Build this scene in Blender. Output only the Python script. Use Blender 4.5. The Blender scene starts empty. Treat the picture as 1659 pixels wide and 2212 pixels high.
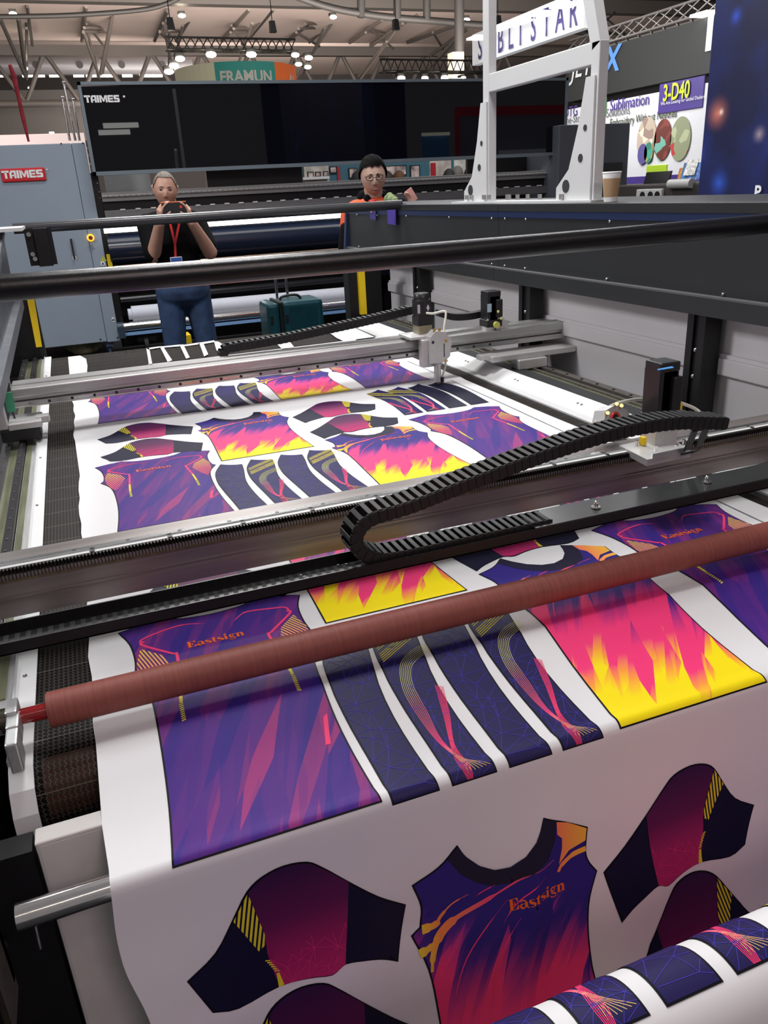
import bpy, bmesh, math, random
from mathutils import Vector, Matrix
from mathutils.geometry import tessellate_polygon
random.seed(7)
SC = bpy.context.scene
C = SC.collection
# ------------------------------------------------------------------ camera
F = 1705.12; CH = 1.55
RM = [(0.93182491, -0.35926521, -0.05129185), (-0.18047434, -0.33612537, -0.92436397), (0.31485132, 0.87060223, -0.37804814)]
cam = bpy.data.cameras.new('camera'); camo = bpy.data.objects.new('camera', cam); C.objects.link(camo)
cam.sensor_fit = 'HORIZONTAL'; cam.sensor_width = 36; cam.lens = 36 * F / 1659
cam.clip_start = .02; cam.clip_end = 300
r_, d_, f_ = [Vector(v) for v in RM]
M = Matrix((r_, -d_, -f_)).transposed().to_4x4(); M.translation = (0, 0, CH)
camo.matrix_world = M; SC.camera = camo
# ------------------------------------------------------------------ colour management, world, hall lamps and added fill lights
SC.view_settings.view_transform = 'Standard'; SC.view_settings.look = 'None'
SC.view_settings.gamma = 1; SC.view_settings.use_curve_mapping = False
SC.view_settings.exposure = 0.0
W = bpy.data.worlds.new('hall'); SC.world = W; W.use_nodes = True
bg = W.node_tree.nodes['Background']; bg.inputs[0].default_value = (.80, .74, .76, 1); bg.inputs[1].default_value = .24
def area(name, loc, size, power, col=(1, 1, 1), target=None, sy=None):
    l = bpy.data.lights.new(name, 'AREA'); l.energy = power; l.color = col; l.shape = 'RECTANGLE'
    l.size = size; l.size_y = sy or size
    o = bpy.data.objects.new(name, l); C.objects.link(o); o.location = loc
    t = Vector(target) if target else Vector((loc[0], loc[1], 0))
    o.rotation_euler = (t - Vector(loc)).to_track_quat('-Z', 'Y').to_euler()
    return o
area('hall_and_fill_light', (.9, 3.0, 5.2), 1.0, 125, (1, .995, .99))
area('hall_and_fill_light', (1.2, 7.4, 5.4), 1.5, 265, (1, .985, .97), target=(.8, 2.5, .8))
area('hall_and_fill_light', (-4.0, 4.0, 4.8), 1.2, 175, (.97, .97, 1), target=(2.0, 4.0, .9))  # added fill from the left, brightens the white side panels
area('hall_and_fill_light', (5.2, 9.8, 5.6), 2.0, 220, (1, .99, 1))
area('hall_and_fill_light', (8, 24, 3.5), 16, 4300, (1, .88, .80), target=(8, 40, 9), sy=5)  # added uplight that brightens the roof panels
area('hall_and_fill_light', (10, 44, 4.5), 16, 1500, (1, .88, .80), target=(8, 52, 9), sy=3)  # added uplight for the far ceiling strip
area('hall_and_fill_light', (-2.0, 17, 3.5), 6, 500, (1, .88, .80), target=(-2, 42, 8), sy=3)  # added uplight for the roof at the left
area('hall_and_fill_light', (1.2, -3.4, 4.6), 1.2, 62, (1, .78, .80), target=(0.6, 1.0, .5))  # added pinkish front fill for the hanging fabric
area('added_strip_light', (1.5, -1.2, 4.2), 5.0, 14, (1, .90, .80), target=(.8, 2.0, .8), sy=.08)  # this and the next two: added strips, for bright streaks in the chrome
area('added_strip_light', (-4.5, 1.0, 3.8), .10, 10, (.95, .98, 1), target=(.0, 2.0, .9), sy=4.0)
area('added_strip_light', (3.0, 4.0, 4.4), .10, 22, (1, 1, 1), target=(1.0, 2.0, .9), sy=4.0)

# ------------------------------------------------------------------ measuring helpers (pixel + known plane -> point)
def ray(x, y):
    v = (x - 829.5, y - 1106, F)
    return Vector([sum(RM[i][j] * v[i] for i in range(3)) for j in range(3)])
def onz(x, y, z): d = ray(x, y); return d * ((z - CH) / d[2]) + Vector((0, 0, CH))
def ony(x, y, Y): d = ray(x, y); return d * (Y / d[1]) + Vector((0, 0, CH))
def onx(x, y, X): d = ray(x, y); return d * (X / d[0]) + Vector((0, 0, CH))

# ------------------------------------------------------------------ materials
MC = {}
class NT:
    def __init__(s, name):
        s.m = bpy.data.materials.new(name); s.m.use_nodes = True; s.t = s.m.node_tree
        s.b = s.t.nodes['Principled BSDF']
    def n(s, typ, **kw):
        n = s.t.nodes.new(typ)
        for k, v in kw.items():
            if k == 'i':
                for a, b in v.items():
                    if isinstance(b, bpy.types.NodeSocket): s.t.links.new(b, n.inputs[a])
                    else: n.inputs[a].default_value = b
            else: setattr(n, k, v)
        return n
    def math(s, op, a, b=0.0, c=0.0):
        return s.n('ShaderNodeMath', operation=op, i={0: a, 1: b, 2: c}).outputs[0]
    def link(s, a, inp): s.t.links.new(a, s.b.inputs[inp])
    def ramp(s, fac, stops, interp='LINEAR'):
        n = s.n('ShaderNodeValToRGB', i={0: fac}); r = n.color_ramp; r.interpolation = interp
        while len(r.elements) > 1: r.elements.remove(r.elements[-1])
        r.elements[0].position = stops[0][0]; r.elements[0].color = (*stops[0][1], 1)
        for p, c in stops[1:]:
            e = r.elements.new(p); e.color = (*c, 1)
        return n.outputs[0]
    def mix(s, fac, a, b):
        n = s.n('ShaderNodeMix', data_type='RGBA')
        for i, v in ((0, fac), (6, a), (7, b)):
            if isinstance(v, bpy.types.NodeSocket): s.t.links.new(v, n.inputs[i])
            else: n.inputs[i].default_value = v if i == 0 else (*v, 1)
        return n.outputs[2]
    def bump(s, h, strength=.3, dist=.002):
        n = s.n('ShaderNodeBump', i={'Height': h, 'Strength': strength, 'Distance': dist}); s.link(n.outputs[0], 'Normal')
def mat(name, col, rough=.5, metal=0, noise=0.0, nscale=40, bump=0.0, bscale=200, emit=0, coat=0, stretch=None, spec=None):
    if name in MC: return MC[name]
    t = NT(name); b = t.b
    b.inputs['Base Color'].default_value = (*col, 1); b.inputs['Roughness'].default_value = rough
    b.inputs['Metallic'].default_value = metal
    if spec is not None: b.inputs['Specular IOR Level'].default_value = spec
    if coat: b.inputs['Coat Weight'].default_value = coat; b.inputs['Coat Roughness'].default_value = .05
    if emit:
        b.inputs['Emission Color'].default_value = (*col, 1); b.inputs['Emission Strength'].default_value = emit
    co = t.n('ShaderNodeTexCoord').outputs['Object']
    if stretch: co = t.n('ShaderNodeMapping', i={0: co, 3: stretch}).outputs[0]
    n = t.n('ShaderNodeTexNoise', i={'Vector': co, 'Scale': nscale, 'Detail': 4})
    k = noise or .03
    c = t.ramp(n.outputs[0], [(.3, tuple(v * (1 - k) for v in col)), (.7, tuple(min(1, v * (1 + k)) for v in col))])
    t.link(c, 'Base Color')
    if bump:
        n2 = t.n('ShaderNodeTexNoise', i={'Vector': co, 'Scale': bscale, 'Detail': 2}); t.bump(n2.outputs[0], bump, .001)
    MC[name] = t.m; return t.m
alu = mat('brushed_aluminium', (.50, .50, .49), .33, .85, .10, 30, .15, 300, stretch=(.3, 8, 8))
aluY = mat('satin_aluminium', (.55, .56, .56), .38, .75, .10, 20, stretch=(8, .3, 8))
alum_pl = mat('machined_aluminium_plate', (.62, .62, .61), .42, .55, .04)
steel = mat('ground_steel', (.42, .43, .43), .22, .95, .12, 25, stretch=(.4, 9, 9))
chrome = mat('chrome', (.85, .84, .82), .16, 1.0)
chromed = mat('dark_steel_beam', (.25, .225, .215), .34, .55, .22, 9, .05, 80, stretch=(.25, 3, 6))
blackpl = mat('black_plastic', (.012, .012, .013), .42)
blacksat = mat('black_satin_metal', (.008, .008, .009), .38, 0, .05, 60, .12, 500, spec=.35)
blackpow = mat('black_powder_coat', (.008, .008, .009), .22, 0, .1, 300, .35, 700, spec=.5)
linkm = mat('cable_chain_plastic', (.010, .010, .011), .45, spec=.4)
linkbar = mat('cable_chain_crossbar', (.028, .030, .030), .55, spec=.3)
graphite = mat('graphite_painted_metal', (.020, .022, .024), .45, 0, .08, 3, .08, 900)
graphite2 = mat('graphite_textured_ledge', (.10, .10, .10), .55, .2, .3, 500, .4, 900)
bluestripe = mat('dark_blue_painted_stripe', (.010, .022, .075), .42)
whitep = mat('white_painted_metal', (.66, .67, .67), .42, 0, .02, 6)
whitepan = mat('white_side_panel', (.68, .66, .67), .40, 0, .05, 2)
greyblue = mat('blue_grey_cabinet_paint', (.27, .33, .40), .45, 0, .04, 2)
plateg = mat('scuffed_steel_side_plate', (.085, .10, .12), .38, .6, .4, 8, .2, 60)
yellow = mat('yellow_safety_paint', (.80, .56, .01), .4)
olive = mat('olive_oiled_steel', (.20, .21, .13), .35, .55, .25, 12, stretch=(5, .5, 5))
greenst = mat('green_pcb', (.05, .30, .17), .45)
redroll = NT('red_rubber_sleeve'); redroll.b.inputs['Roughness'].default_value = .62
_c = redroll.n('ShaderNodeTexCoord').outputs['Object']
_m = redroll.n('ShaderNodeMapping', i={0: _c, 3: (60, 2, 2)}).outputs[0]
_n = redroll.n('ShaderNodeTexNoise', i={'Vector': _m, 'Scale': 3, 'Detail': 3})
redroll.link(redroll.ramp(_n.outputs[0], [(.3, (.20, .048, .036)), (.7, (.27, .068, .050))]), 'Base Color')
redroll.bump(_n.outputs[0], .25, .001); redroll = redroll.m
redgl = mat('glossy_red_paint', (.25, .008, .010), .12, 0, coat=.6)
redsign = mat('red_badge_paint', (.60, .012, .02), .35)
whitetx = mat('white_lettering', (.85, .85, .85), .5)
tealcase = mat('teal_ribbed_shell', (.008, .065, .085), .32, coat=.2)
rubber = mat('black_rubber', (.015, .015, .015), .7)
whitefab = mat('white_roll_fabric', (.68, .71, .80), .75)
brass = mat('brass_fitting', (.62, .42, .14), .25, .9)
hose = mat('milky_air_hose', (.66, .66, .58), .35)
glass = mat('gloss_black_lid', (.003, .003, .005), .012, 0, spec=.38)
carpet = mat('black_hall_carpet', (.014, .015, .018), .95, 0, .3, 60, .4, 300)
creamtxt = mat('cream_lettering', (.75, .72, .6), .5)

# ------------------------------------------------------------------ mesh builder
class MB:
    def __init__(s): s.v = []; s.f = []; s.mi = []; s.m = 0; s.sm = []
    def add(s, vs, fs, smooth=False):
        o = len(s.v); s.v += [tuple(v) for v in vs]
        for f in fs: s.f.append([i + o for i in f]); s.mi.append(s.m); s.sm.append(smooth)
        return s
    def box(s, x0, x1, y0, y1, z0, z1, b=0.0):
        if x0 > x1: x0, x1 = x1, x0
        if y0 > y1: y0, y1 = y1, y0
        if z0 > z1: z0, z1 = z1, z0
        if b <= 0:
            vs = [(x, y, z) for x in (x0, x1) for y in (y0, y1) for z in (z0, z1)]
            return s.add(vs, [(0, 1, 3, 2), (4, 6, 7, 5), (0, 4, 5, 1), (2, 3, 7, 6), (0, 2, 6, 4), (1, 5, 7, 3)])
        b = min(b, (x1 - x0) / 2.01, (y1 - y0) / 2.01, (z1 - z0) / 2.01)
        bm = bmesh.new(); bmesh.ops.create_cube(bm, size=1)
        for v in bm.verts:
            v.co = Vector(((x0 + x1) / 2 + v.co.x * (x1 - x0), (y0 + y1) / 2 + v.co.y * (y1 - y0), (z0 + z1) / 2 + v.co.z * (z1 - z0)))
        bmesh.ops.bevel(bm, geom=bm.edges[:], offset=b, segments=2, affect='EDGES', profile=.5)
        return s.bm(bm)
    def bm(s, bm, smooth=False):
        bm.verts.ensure_lookup_table(); bm.verts.index_update()
        s.add([v.co.copy() for v in bm.verts], [[v.index for v in f.verts] for f in bm.faces], smooth); bm.free(); return s
    def quad(s, a, b, c, d): return s.add([a, b, c, d], [(0, 1, 2, 3)])
    def slab(s, a, b, c, d, off):
        off = Vector(off); P = [Vector(p) for p in (a, b, c, d)]; Q = [p + off for p in P]
        return s.add(P + Q, [(3, 2, 1, 0), (4, 5, 6, 7), (0, 1, 5, 4), (1, 2, 6, 5), (2, 3, 7, 6), (3, 0, 4, 7)])
    def prism(s, poly, fn, a, b):
        n = len(poly); P = [fn(u, v, a) for u, v in poly]; Q = [fn(u, v, b) for u, v in poly]
        tri = tessellate_polygon([[Vector((u, v, 0)) for u, v in poly]])
        fs = [tuple(t) for t in tri] + [tuple(i + n for i in reversed(t)) for t in tri]
        fs += [(i, (i + 1) % n, (i + 1) % n + n, i + n) for i in range(n)]
        return s.add(P + Q, fs)
    def tube(s, path, r, n=16, caps=True, close=False):
        path = [Vector(p) for p in path]; m = len(path)
        rr = r if isinstance(r, (list, tuple)) else [r] * m
        vs = []; up = None
        for i, p in enumerate(path):
            t = (path[min(i + 1, m - 1)] - path[max(i - 1, 0)]).normalized()
            if up is None: up = Vector((0, 0, 1)) if abs(t.z) < .9 else Vector((0, 1, 0))
            a = t.cross(up)
            if a.length < 1e-6: a = t.cross(Vector((1, 0, 0)))
            a.normalize(); b = a.cross(t).normalized(); up = b
            for k in range(n):
                q = 2 * math.pi * k / n; vs.append(p + (a * math.cos(q) + b * math.sin(q)) * rr[i])
        fs = [(i * n + k, i * n + (k + 1) % n, (i + 1) * n + (k + 1) % n, (i + 1) * n + k) for i in range(m - 1) for k in range(n)]
        s.add(vs, fs, True)
        if caps: s.add([vs[k] for k in range(n)] , [tuple(range(n))]); s.add([vs[(m - 1) * n + k] for k in range(n)], [tuple(reversed(range(n)))])
        return s
    def cyl(s, p, q, r, n=20): return s.tube([p, q], r, n)
    def ball(s, c, r, n=12):
        rx, ry, rz = r if isinstance(r, (list, tuple)) else (r, r, r); vs = []; fs = []
        for i in range(n + 1):
            a = math.pi * i / n
            for k in range(2 * n):
                b = math.pi * k / n; vs.append((c[0] + rx * math.sin(a) * math.cos(b), c[1] + ry * math.sin(a) * math.sin(b), c[2] + rz * math.cos(a)))
        for i in range(n):
            for k in range(2 * n): fs.append((i * 2 * n + k, (i + 1) * 2 * n + k, (i + 1) * 2 * n + (k + 1) % (2 * n), i * 2 * n + (k + 1) % (2 * n)))
        return s.add(vs, fs, True)
WL = {}
def tag(o, label=None, cat=None, group=None, kind=None):
    for k, v in (('label', label), ('category', cat), ('group', group), ('kind', kind)):
        if v: o[k] = v
    return o
def build(name, mb, ms, parent=None, label=None, cat=None, group=None, kind=None, smooth=None):
    ms = ms if isinstance(ms, (list, tuple)) else [ms]
    if parent: base = WL[parent.name]
    else:
        xs = [v[0] for v in mb.v]; ys = [v[1] for v in mb.v]; zs = [v[2] for v in mb.v]
        base = Vector(((min(xs) + max(xs)) / 2, (min(ys) + max(ys)) / 2, min(zs)))
    me = bpy.data.meshes.new(name)
    me.from_pydata([tuple(Vector(v) - base) for v in mb.v], [], mb.f)
    for m in ms: me.materials.append(m)
    for p, mi, sm in zip(me.polygons, mb.mi, mb.sm):
        p.material_index = min(mi, len(ms) - 1); p.use_smooth = sm if smooth is None else smooth
    bm = bmesh.new(); bm.from_mesh(me)
    bmesh.ops.recalc_face_normals(bm, faces=bm.faces); bm.to_mesh(me); bm.free()
    o = bpy.data.objects.new(name, me); C.objects.link(o)
    if parent: o.parent = parent; WL[o.name] = base
    else: o.location = base; WL[o.name] = base
    return tag(o, label, cat, group, kind)
def empty(name, loc, label, cat, group=None):
    o = bpy.data.objects.new(name, None); C.objects.link(o); o.location = loc; o.empty_display_size = .1
    WL[o.name] = Vector(loc); return tag(o, label, cat, group)
def copytree(o, off, parent=None):
    c = o.copy(); C.objects.link(c)
    if parent: c.parent = parent
    else: c.location = o.location + Vector(off)
    WL[c.name] = WL[o.name] + Vector(off)
    for ch in list(o.children): copytree(ch, off, c)
    return c
def textmb(txt, size, fn, bold=0.0, sx=1.0, depth=.002, shear=0.0, space=1.0, align='LEFT'):
    """default-font lettering turned into a mesh; fn(u,v,w)->point"""
    cu = bpy.data.curves.new('t', 'FONT'); cu.body = txt; cu.size = size; cu.offset = bold * size; cu.shear = shear
    cu.space_character = space; cu.extrude = 0; cu.align_x = align; cu.resolution_u = 3
    o = bpy.data.objects.new('t', cu); C.objects.link(o)
    dg = bpy.context.evaluated_depsgraph_get(); me = bpy.data.meshes.new_from_object(o.evaluated_get(dg))
    mb = MB(); mb.add([fn(v.co.x * sx, v.co.y, depth) for v in me.vertices], [list(p.vertices) for p in me.polygons])
    bpy.data.objects.remove(o); bpy.data.curves.remove(cu); bpy.data.meshes.remove(me); return mb
def frame(o, u, v):
    o = Vector(o); u = Vector(u).normalized(); v = Vector(v).normalized(); n = u.cross(v).normalized()
    return lambda a, b, w=0.0: o + u * a + v * b + n * w
X_, Y_, Z_ = Vector((1, 0, 0)), Vector((0, 1, 0)), Vector((0, 0, 1))
XZ = lambda y: frame((0, y, 0), X_, Z_)        # faces -Y
YZm = lambda x: (lambda u, v, w=0.0: Vector((x - w, u, v)))   # plane X=x; u=Y v=Z w toward -X

# ------------------------------------------------------------------ hall floor
mb = MB(); mb.box(-30, 60, -6, 100, -.1, 0); build('floor', mb, carpet, kind='structure')

# ------------------------------------------------------------------ FABRIC: flat on the belt, over the chrome bar, slack loop, up onto the roll
def cr(P, n=6):
    P = [Vector(p) for p in P]; out = []
    for i in range(len(P) - 1):
        p0 = P[max(i - 1, 0)]; p1 = P[i]; p2 = P[i + 1]; p3 = P[min(i + 2, len(P) - 1)]
        for j in range(n):
            t = j / n
            out.append(.5 * ((2 * p1) + (-p0 + p2) * t + (2 * p0 - 5 * p1 + 4 * p2 - p3) * t * t + (-p0 + 3 * p1 - 3 * p2 + p3) * t ** 3))
    out.append(P[-1]); return out
RC = (.469, .669); RR = .060
def mkpath():
    pts = [(4.9, .782), (1.15, .782), (1.10, .781), (1.0, .7555), (.955, .746), (.884, .7335)]
    for a in range(96, 177, 10):
        t = math.radians(a); pts.append((.87 + .0185 * math.cos(t), .716 + .0185 * math.sin(t)))
    pts += [tuple(v) for v in cr([(.8515, .705), (.851, .64), (.846, .56), (.841, .48), (.83, .42), (.812, .36), (.79, .30)], 4)]
    s = [4.9]
    for a, b in zip(pts, pts[1:]): s.append(s[-1] - math.dist(a, b))
    loop = [tuple(v) for v in cr([(.79, .30), (.75, .235), (.69, .20), (.63, .205), (.585, .25), (.558, .33), (.545, .45), (.535, .60), (RC[0] + RR, RC[1])], 4)][1:]
    s0 = -.19 + RR * math.atan2(.522, .853)
    full = [pts[-1]] + loop; L = sum(math.dist(a, b) for a, b in zip(full, loop)); sc = (s[-1] - s0) / L
    prev = pts[-1]; cs = s[-1]
    for q in loop: cs -= math.dist(prev, q) * sc; prev = q; pts.append(q); s.append(cs)
    for a in range(6, 301, 6):
        t = math.radians(a); pts.append((RC[0] + RR * math.cos(t), RC[1] + RR * math.sin(t))); s.append(s0 - RR * t)
    return pts, s
PT, PS = mkpath()
NORM = []
for i in range(len(PT)):
    a = PT[max(i - 1, 0)]; b = PT[min(i + 1, len(PT) - 1)]
    t = Vector((b[0] - a[0], b[1] - a[1])).normalized(); NORM.append((t.y, -t.x))
def sm01(x): x = max(0, min(1, x)); return x * x * (3 - 2 * x)
def fab(X, s, off=0.0):
    i = 0
    while i < len(PS) - 2 and s < PS[i + 1]: i += 1
    u = (PS[i] - s) / (PS[i] - PS[i + 1])
    Y = PT[i][0] + (PT[i + 1][0] - PT[i][0]) * u; z = PT[i][1] + (PT[i + 1][1] - PT[i][1]) * u
    n0, n1 = NORM[i], NORM[i + 1]; n = Vector((n0[0] + (n1[0] - n0[0]) * u, n0[1] + (n1[1] - n0[1]) * u)).normalized()
    h = sm01((.80 - s) / .30) * sm01((s - .30) / .05)         # soft folds in the hanging part
    w = .006 * h * (math.sin(X * 9 + s * 3) + .6 * math.sin(X * 23 - s * 7 + 1))
    fx = .565 + (.70 - s) * (-.25)
    w += .012 * h * math.exp(-((X - fx) / .022) ** 2)
    if s > 1.3: w += .0012 * max(0, math.sin(s * 11 + X * 2.0)) + .0035 * math.exp(-((s - 3.07 + .02 * X) / .035) ** 2)
    dx = -.008 * sm01((1.3 - s) / .3) - .037 * sm01((.2 - s) / .3)
    return Vector((X + dx, Y + n[0] * (off + w), z + n[1] * (off + w)))
X0F, X1F = -.0925, 1.483
SG = sorted(set([round(v, 5) for v in PS if v < 1.16] + [1.16 + .07 * k for k in range(20) if 1.16 + .07 * k < 2.9] + [2.90 + .02 * k for k in range(38)]))
# --- print materials
def sat(t, c, rough=.5):
    co = t.n('ShaderNodeTexCoord').outputs['Object']
    mp = t.n('ShaderNodeMapping', i={0: co, 3: (3, 220, 220), 2: (0, 0, .05)}).outputs[0]
    n = t.n('ShaderNodeTexNoise', i={'Vector': mp, 'Scale': 1, 'Detail': 2})
    t.bump(n.outputs[0], .16, .0006)
    if isinstance(c, bpy.types.NodeSocket): t.link(c, 'Base Color')
    else: t.b.inputs['Base Color'].default_value = (*c, 1)
    t.b.inputs['Roughness'].default_value = rough
    t.b.inputs['Specular IOR Level'].default_value = .12
    return t.m
def flat(name, c): return sat(NT(name), c)
def uvxy(t):
    uv = t.n('ShaderNodeUVMap', uv_map='loc').outputs[0]; sp = t.n('ShaderNodeSeparateXYZ', i={0: uv}); return uv, sp.outputs[0], sp.outputs[1]
def shards(t, x, y, shear, fx, fy, off=0.0):
    xs = t.math('MULTIPLY_ADD', y, -shear, x); a = t.math('MULTIPLY_ADD', xs, fx, off); b = t.math('MULTIPLY', y, fy)
    v = t.n('ShaderNodeCombineXYZ', i={0: a, 1: b}).outputs[0]
    vo = t.n('ShaderNodeTexVoronoi', voronoi_dimensions='2D', i={'Vector': v, 'Scale': 1.0})
    return t.n('ShaderNodeSeparateXYZ', i={0: vo.outputs['Color']}).outputs[0]
def net(t, uv, scale, width):
    a = t.n('ShaderNodeTexVoronoi', voronoi_dimensions='2D', feature='DISTANCE_TO_EDGE', i={'Vector': uv, 'Scale': scale}).outputs[0]
    b = t.n('ShaderNodeTexVoronoi', voronoi_dimensions='2D', feature='DISTANCE_TO_EDGE', i={'Vector': t.n('ShaderNodeMapping', i={0: uv, 1: (.37, .21, 0), 2: (0, 0, .6)}).outputs[0], 'Scale': scale * .8}).outputs[0]
    m = t.math('MINIMUM', a, b); return t.math('LESS_THAN', m, width)
BLUE = (.030, .018, .190); PURP = (.10, .020, .22); PINK = (.86, .045, .19); YEL = (.90, .73, .008); NAVY = (.018, .014, .075); DARK = (.008, .008, .030)
t = NT('printed_pink_to_yellow_flames'); uv, x, y = uvxy(t)
r1 = shards(t, x, y, .42, 30, 5); r2 = shards(t, x, y, .62, 58, 8, 3.3)
w = t.math('MULTIPLY_ADD', x, y, y); w = t.math('MULTIPLY_ADD', t.math('SUBTRACT', r1, .5), .15, w); w = t.math('MULTIPLY_ADD', t.math('SUBTRACT', r2, .5), .05, w)
c = t.ramp(t.math('DIVIDE', w, .62), [(0, YEL), (.09, YEL), (.15, (.92, .33, .05)), (.21, PINK), (.37, PINK), (.45, (.45, .035, .22)), (.52, (.09, .022, .22)), (.57, BLUE), (1, BLUE)])
m_flame = sat(t, c)
t = NT('printed_purple_shards'); uv, x, y = uvxy(t)
r1 = shards(t, x, y, .50, 34, 4.2); r2 = shards(t, x, y, .30, 70, 7, 5.1)
k = t.math('MULTIPLY_ADD', r2, .3, t.math('MULTIPLY', r1, .8)); k = t.math('MULTIPLY', k, t.math('SUBTRACT', 1.1, t.math('MULTIPLY', y, .55)))
m_purple = sat(t, t.ramp(k, [(0, BLUE), (.22, (.040, .019, .21)), (.42, (.062, .020, .21)), (.62, (.095, .022, .21)), (.78, (.20, .028, .18)), (1, (.30, .035, .18))]))
t = NT('printed_navy_wire_net'); uv, x, y = uvxy(t)
m_net = sat(t, NAVY, .45); m_netl = flat('printed_net_line', (.050, .040, .36)); m_snl = flat('printed_pink_net_line', (.62, .035, .17))
t = NT('printed_sleeve_gradient'); uv, x, y = uvxy(t)
g = t.ramp(t.math('DIVIDE', y, .2), [(0, (.42, .022, .13)), (.2, (.33, .018, .115)), (.55, (.11, .012, .075)), (1, (.035, .010, .055))])
m_sleeve = sat(t, g)
g = None
m_blk = flat('printed_black_outline', (.006, .006, .009)); m_dark = flat('printed_dark_navy', DARK)
m_collar = flat('printed_charcoal_collar', (.016, .014, .036))
m_yel = flat('printed_lime_yellow', (.72, .62, .03)); m_pl = flat('printed_hot_pink', (.85, .05, .17)); m_or = flat('printed_orange_lettering', (.78, .13, .02))
t = NT('printed_orange_fade'); uv, x, y = uvxy(t)
m_of = sat(t, t.ramp(t.math('MULTIPLY_ADD', x, 3.2, .5), [(0, (.85, .62, .05)), (.12, (.85, .25, .06)), (.4, (.80, .07, .17)), (.72, (.85, .10, .12)), (.86, (.88, .30, .08)), (1, (.86, .50, .05))]))
t = NT('printed_hatch_fade'); uv, x, y = uvxy(t)
m_hf = sat(t, t.ramp(t.math('MULTIPLY_ADD', y, 5, -1.5), [(0, (.75, .05, .17)), (.5, (.80, .15, .15)), (1, (.80, .58, .08))]))
t = NT('printed_curve_fade'); uv, x, y = uvxy(t)
m_cf = sat(t, t.ramp(t.math('MULTIPLY', y, 2.6), [(0, (.62, .60, .12)), (.10, (.7, .3, .2)), (.2, (.85, .06, .22)), (.42, (.70, .18, .22)), (.55, (.60, .58, .18)), (1, (.55, .58, .12))]))
t = NT('white_satin_sublimation_fabric')
m_white = sat(t, (.71, .705, .715), .55); t.b.inputs['Specular IOR Level'].default_value = .3
PM = [m_blk, m_flame, m_purple, m_net, m_sleeve, m_dark, m_collar, m_yel, m_pl, m_or, m_of, m_hf, m_cf, m_netl, m_snl]
BLK, FLM, PUR, NET, SLV, DRK, COL, YLW, PNK, ORT, ORF, HTF, CVF, NTL, SNL = range(15)

def offset_poly(P, d):
    A = sum(P[i][0] * P[(i + 1) % len(P)][1] - P[(i + 1) % len(P)][0] * P[i][1] for i in range(len(P)))
    sgn = 1 if A > 0 else -1; out = []
    for i in range(len(P)):
        a = Vector(P[i - 1]); b = Vector(P[i]); c = Vector(P[(i + 1) % len(P)])
        n1 = Vector(((b - a).y, -(b - a).x)).normalized() * sgn; n2 = Vector(((c - b).y, -(c - b).x)).normalized() * sgn
        n = (n1 + n2); n = n.normalized() * min(1.8, 1 / max(.35, n.normalized().dot(n1))) if n.length > 1e-6 else n1
        out.append((b.x - n.x * d, b.y - n.y * d))
    return out
def smooth(P, corners, n=4):
    """closed outline through P; indices in corners stay sharp"""
    m = len(P); out = []
    for i in range(m):
        p1 = Vector(P[i]); p2 = Vector(P[(i + 1) % m])
        p0 = Vector(P[i - 1]) if i not in corners else p1 * 2 - p2
        p3 = Vector(P[(i + 2) % m]) if (i + 1) % m not in corners else p2 * 2 - p1
        if i in corners and (i + 1) % m in corners: out.append(tuple(p1)); continue
        for j in range(n):
            t = j / n; q = .5 * ((2 * p1) + (-p0 + p2) * t + (2 * p0 - 5 * p1 + 4 * p2 - p3) * t * t + (-p0 + 3 * p1 - 3 * p2 + p3) * t ** 3); out.append((q.x, q.y))
    return out
def strip(P, w):
    ws = w if isinstance(w, (list, tuple)) else [w] * len(P); L = []; R = []
    for i in range(len(P)):
        a = Vector(P[max(i - 1, 0)]); b = Vector(P[min(i + 1, len(P) - 1)]); t = (b - a).normalized(); n = Vector((-t.y, t.x)) * ws[i] / 2
        L.append((P[i][0] + n.x, P[i][1] + n.y)); R.append((P[i][0] - n.x, P[i][1] - n.y))
    return [[L[i], L[i + 1], R[i + 1], R[i]] for i in range(len(P) - 1)]
def crv(P, n=6): return [(v.x, v.y) for v in cr([Vector((*p, 0)) for p in P], n)]
def clip(poly, P):                                       # Sutherland-Hodgman against convex P
    A = sum(P[i][0] * P[(i + 1) % len(P)][1] - P[(i + 1) % len(P)][0] * P[i][1] for i in range(len(P)))
    if A < 0: P = P[::-1]
    out = poly
    for i in range(len(P)):
        a = P[i]; b = P[(i + 1) % len(P)]; inp = out; out = []
        side = lambda q: (b[0] - a[0]) * (q[1] - a[1]) - (b[1] - a[1]) * (q[0] - a[0])
        for j in range(len(inp)):
            p, q = inp[j - 1], inp[j]; sp, sq = side(p), side(q)
            if (sp >= 0) != (sq >= 0):
                u = sp / (sp - sq); out.append((p[0] + (q[0] - p[0]) * u, p[1] + (q[1] - p[1]) * u))
            if sq >= 0: out.append(q)
        if not out: return []
    return out
def hatch(P, ang, pitch, w):
    c, s = math.cos(ang), math.sin(ang); us = [p[0] * -s + p[1] * c for p in P]; out = []; u = min(us)
    while u < max(us):
        q = clip([(c * -1 - s * u, s * -1 + c * u), (c * 1 - s * u, s * 1 + c * u), (c * 1 - s * (u + w), s * 1 + c * (u + w)), (c * -1 - s * (u + w), s * -1 + c * (u + w))], P)
        if len(q) > 2: out.append(q)
        u += pitch
    return out
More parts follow.
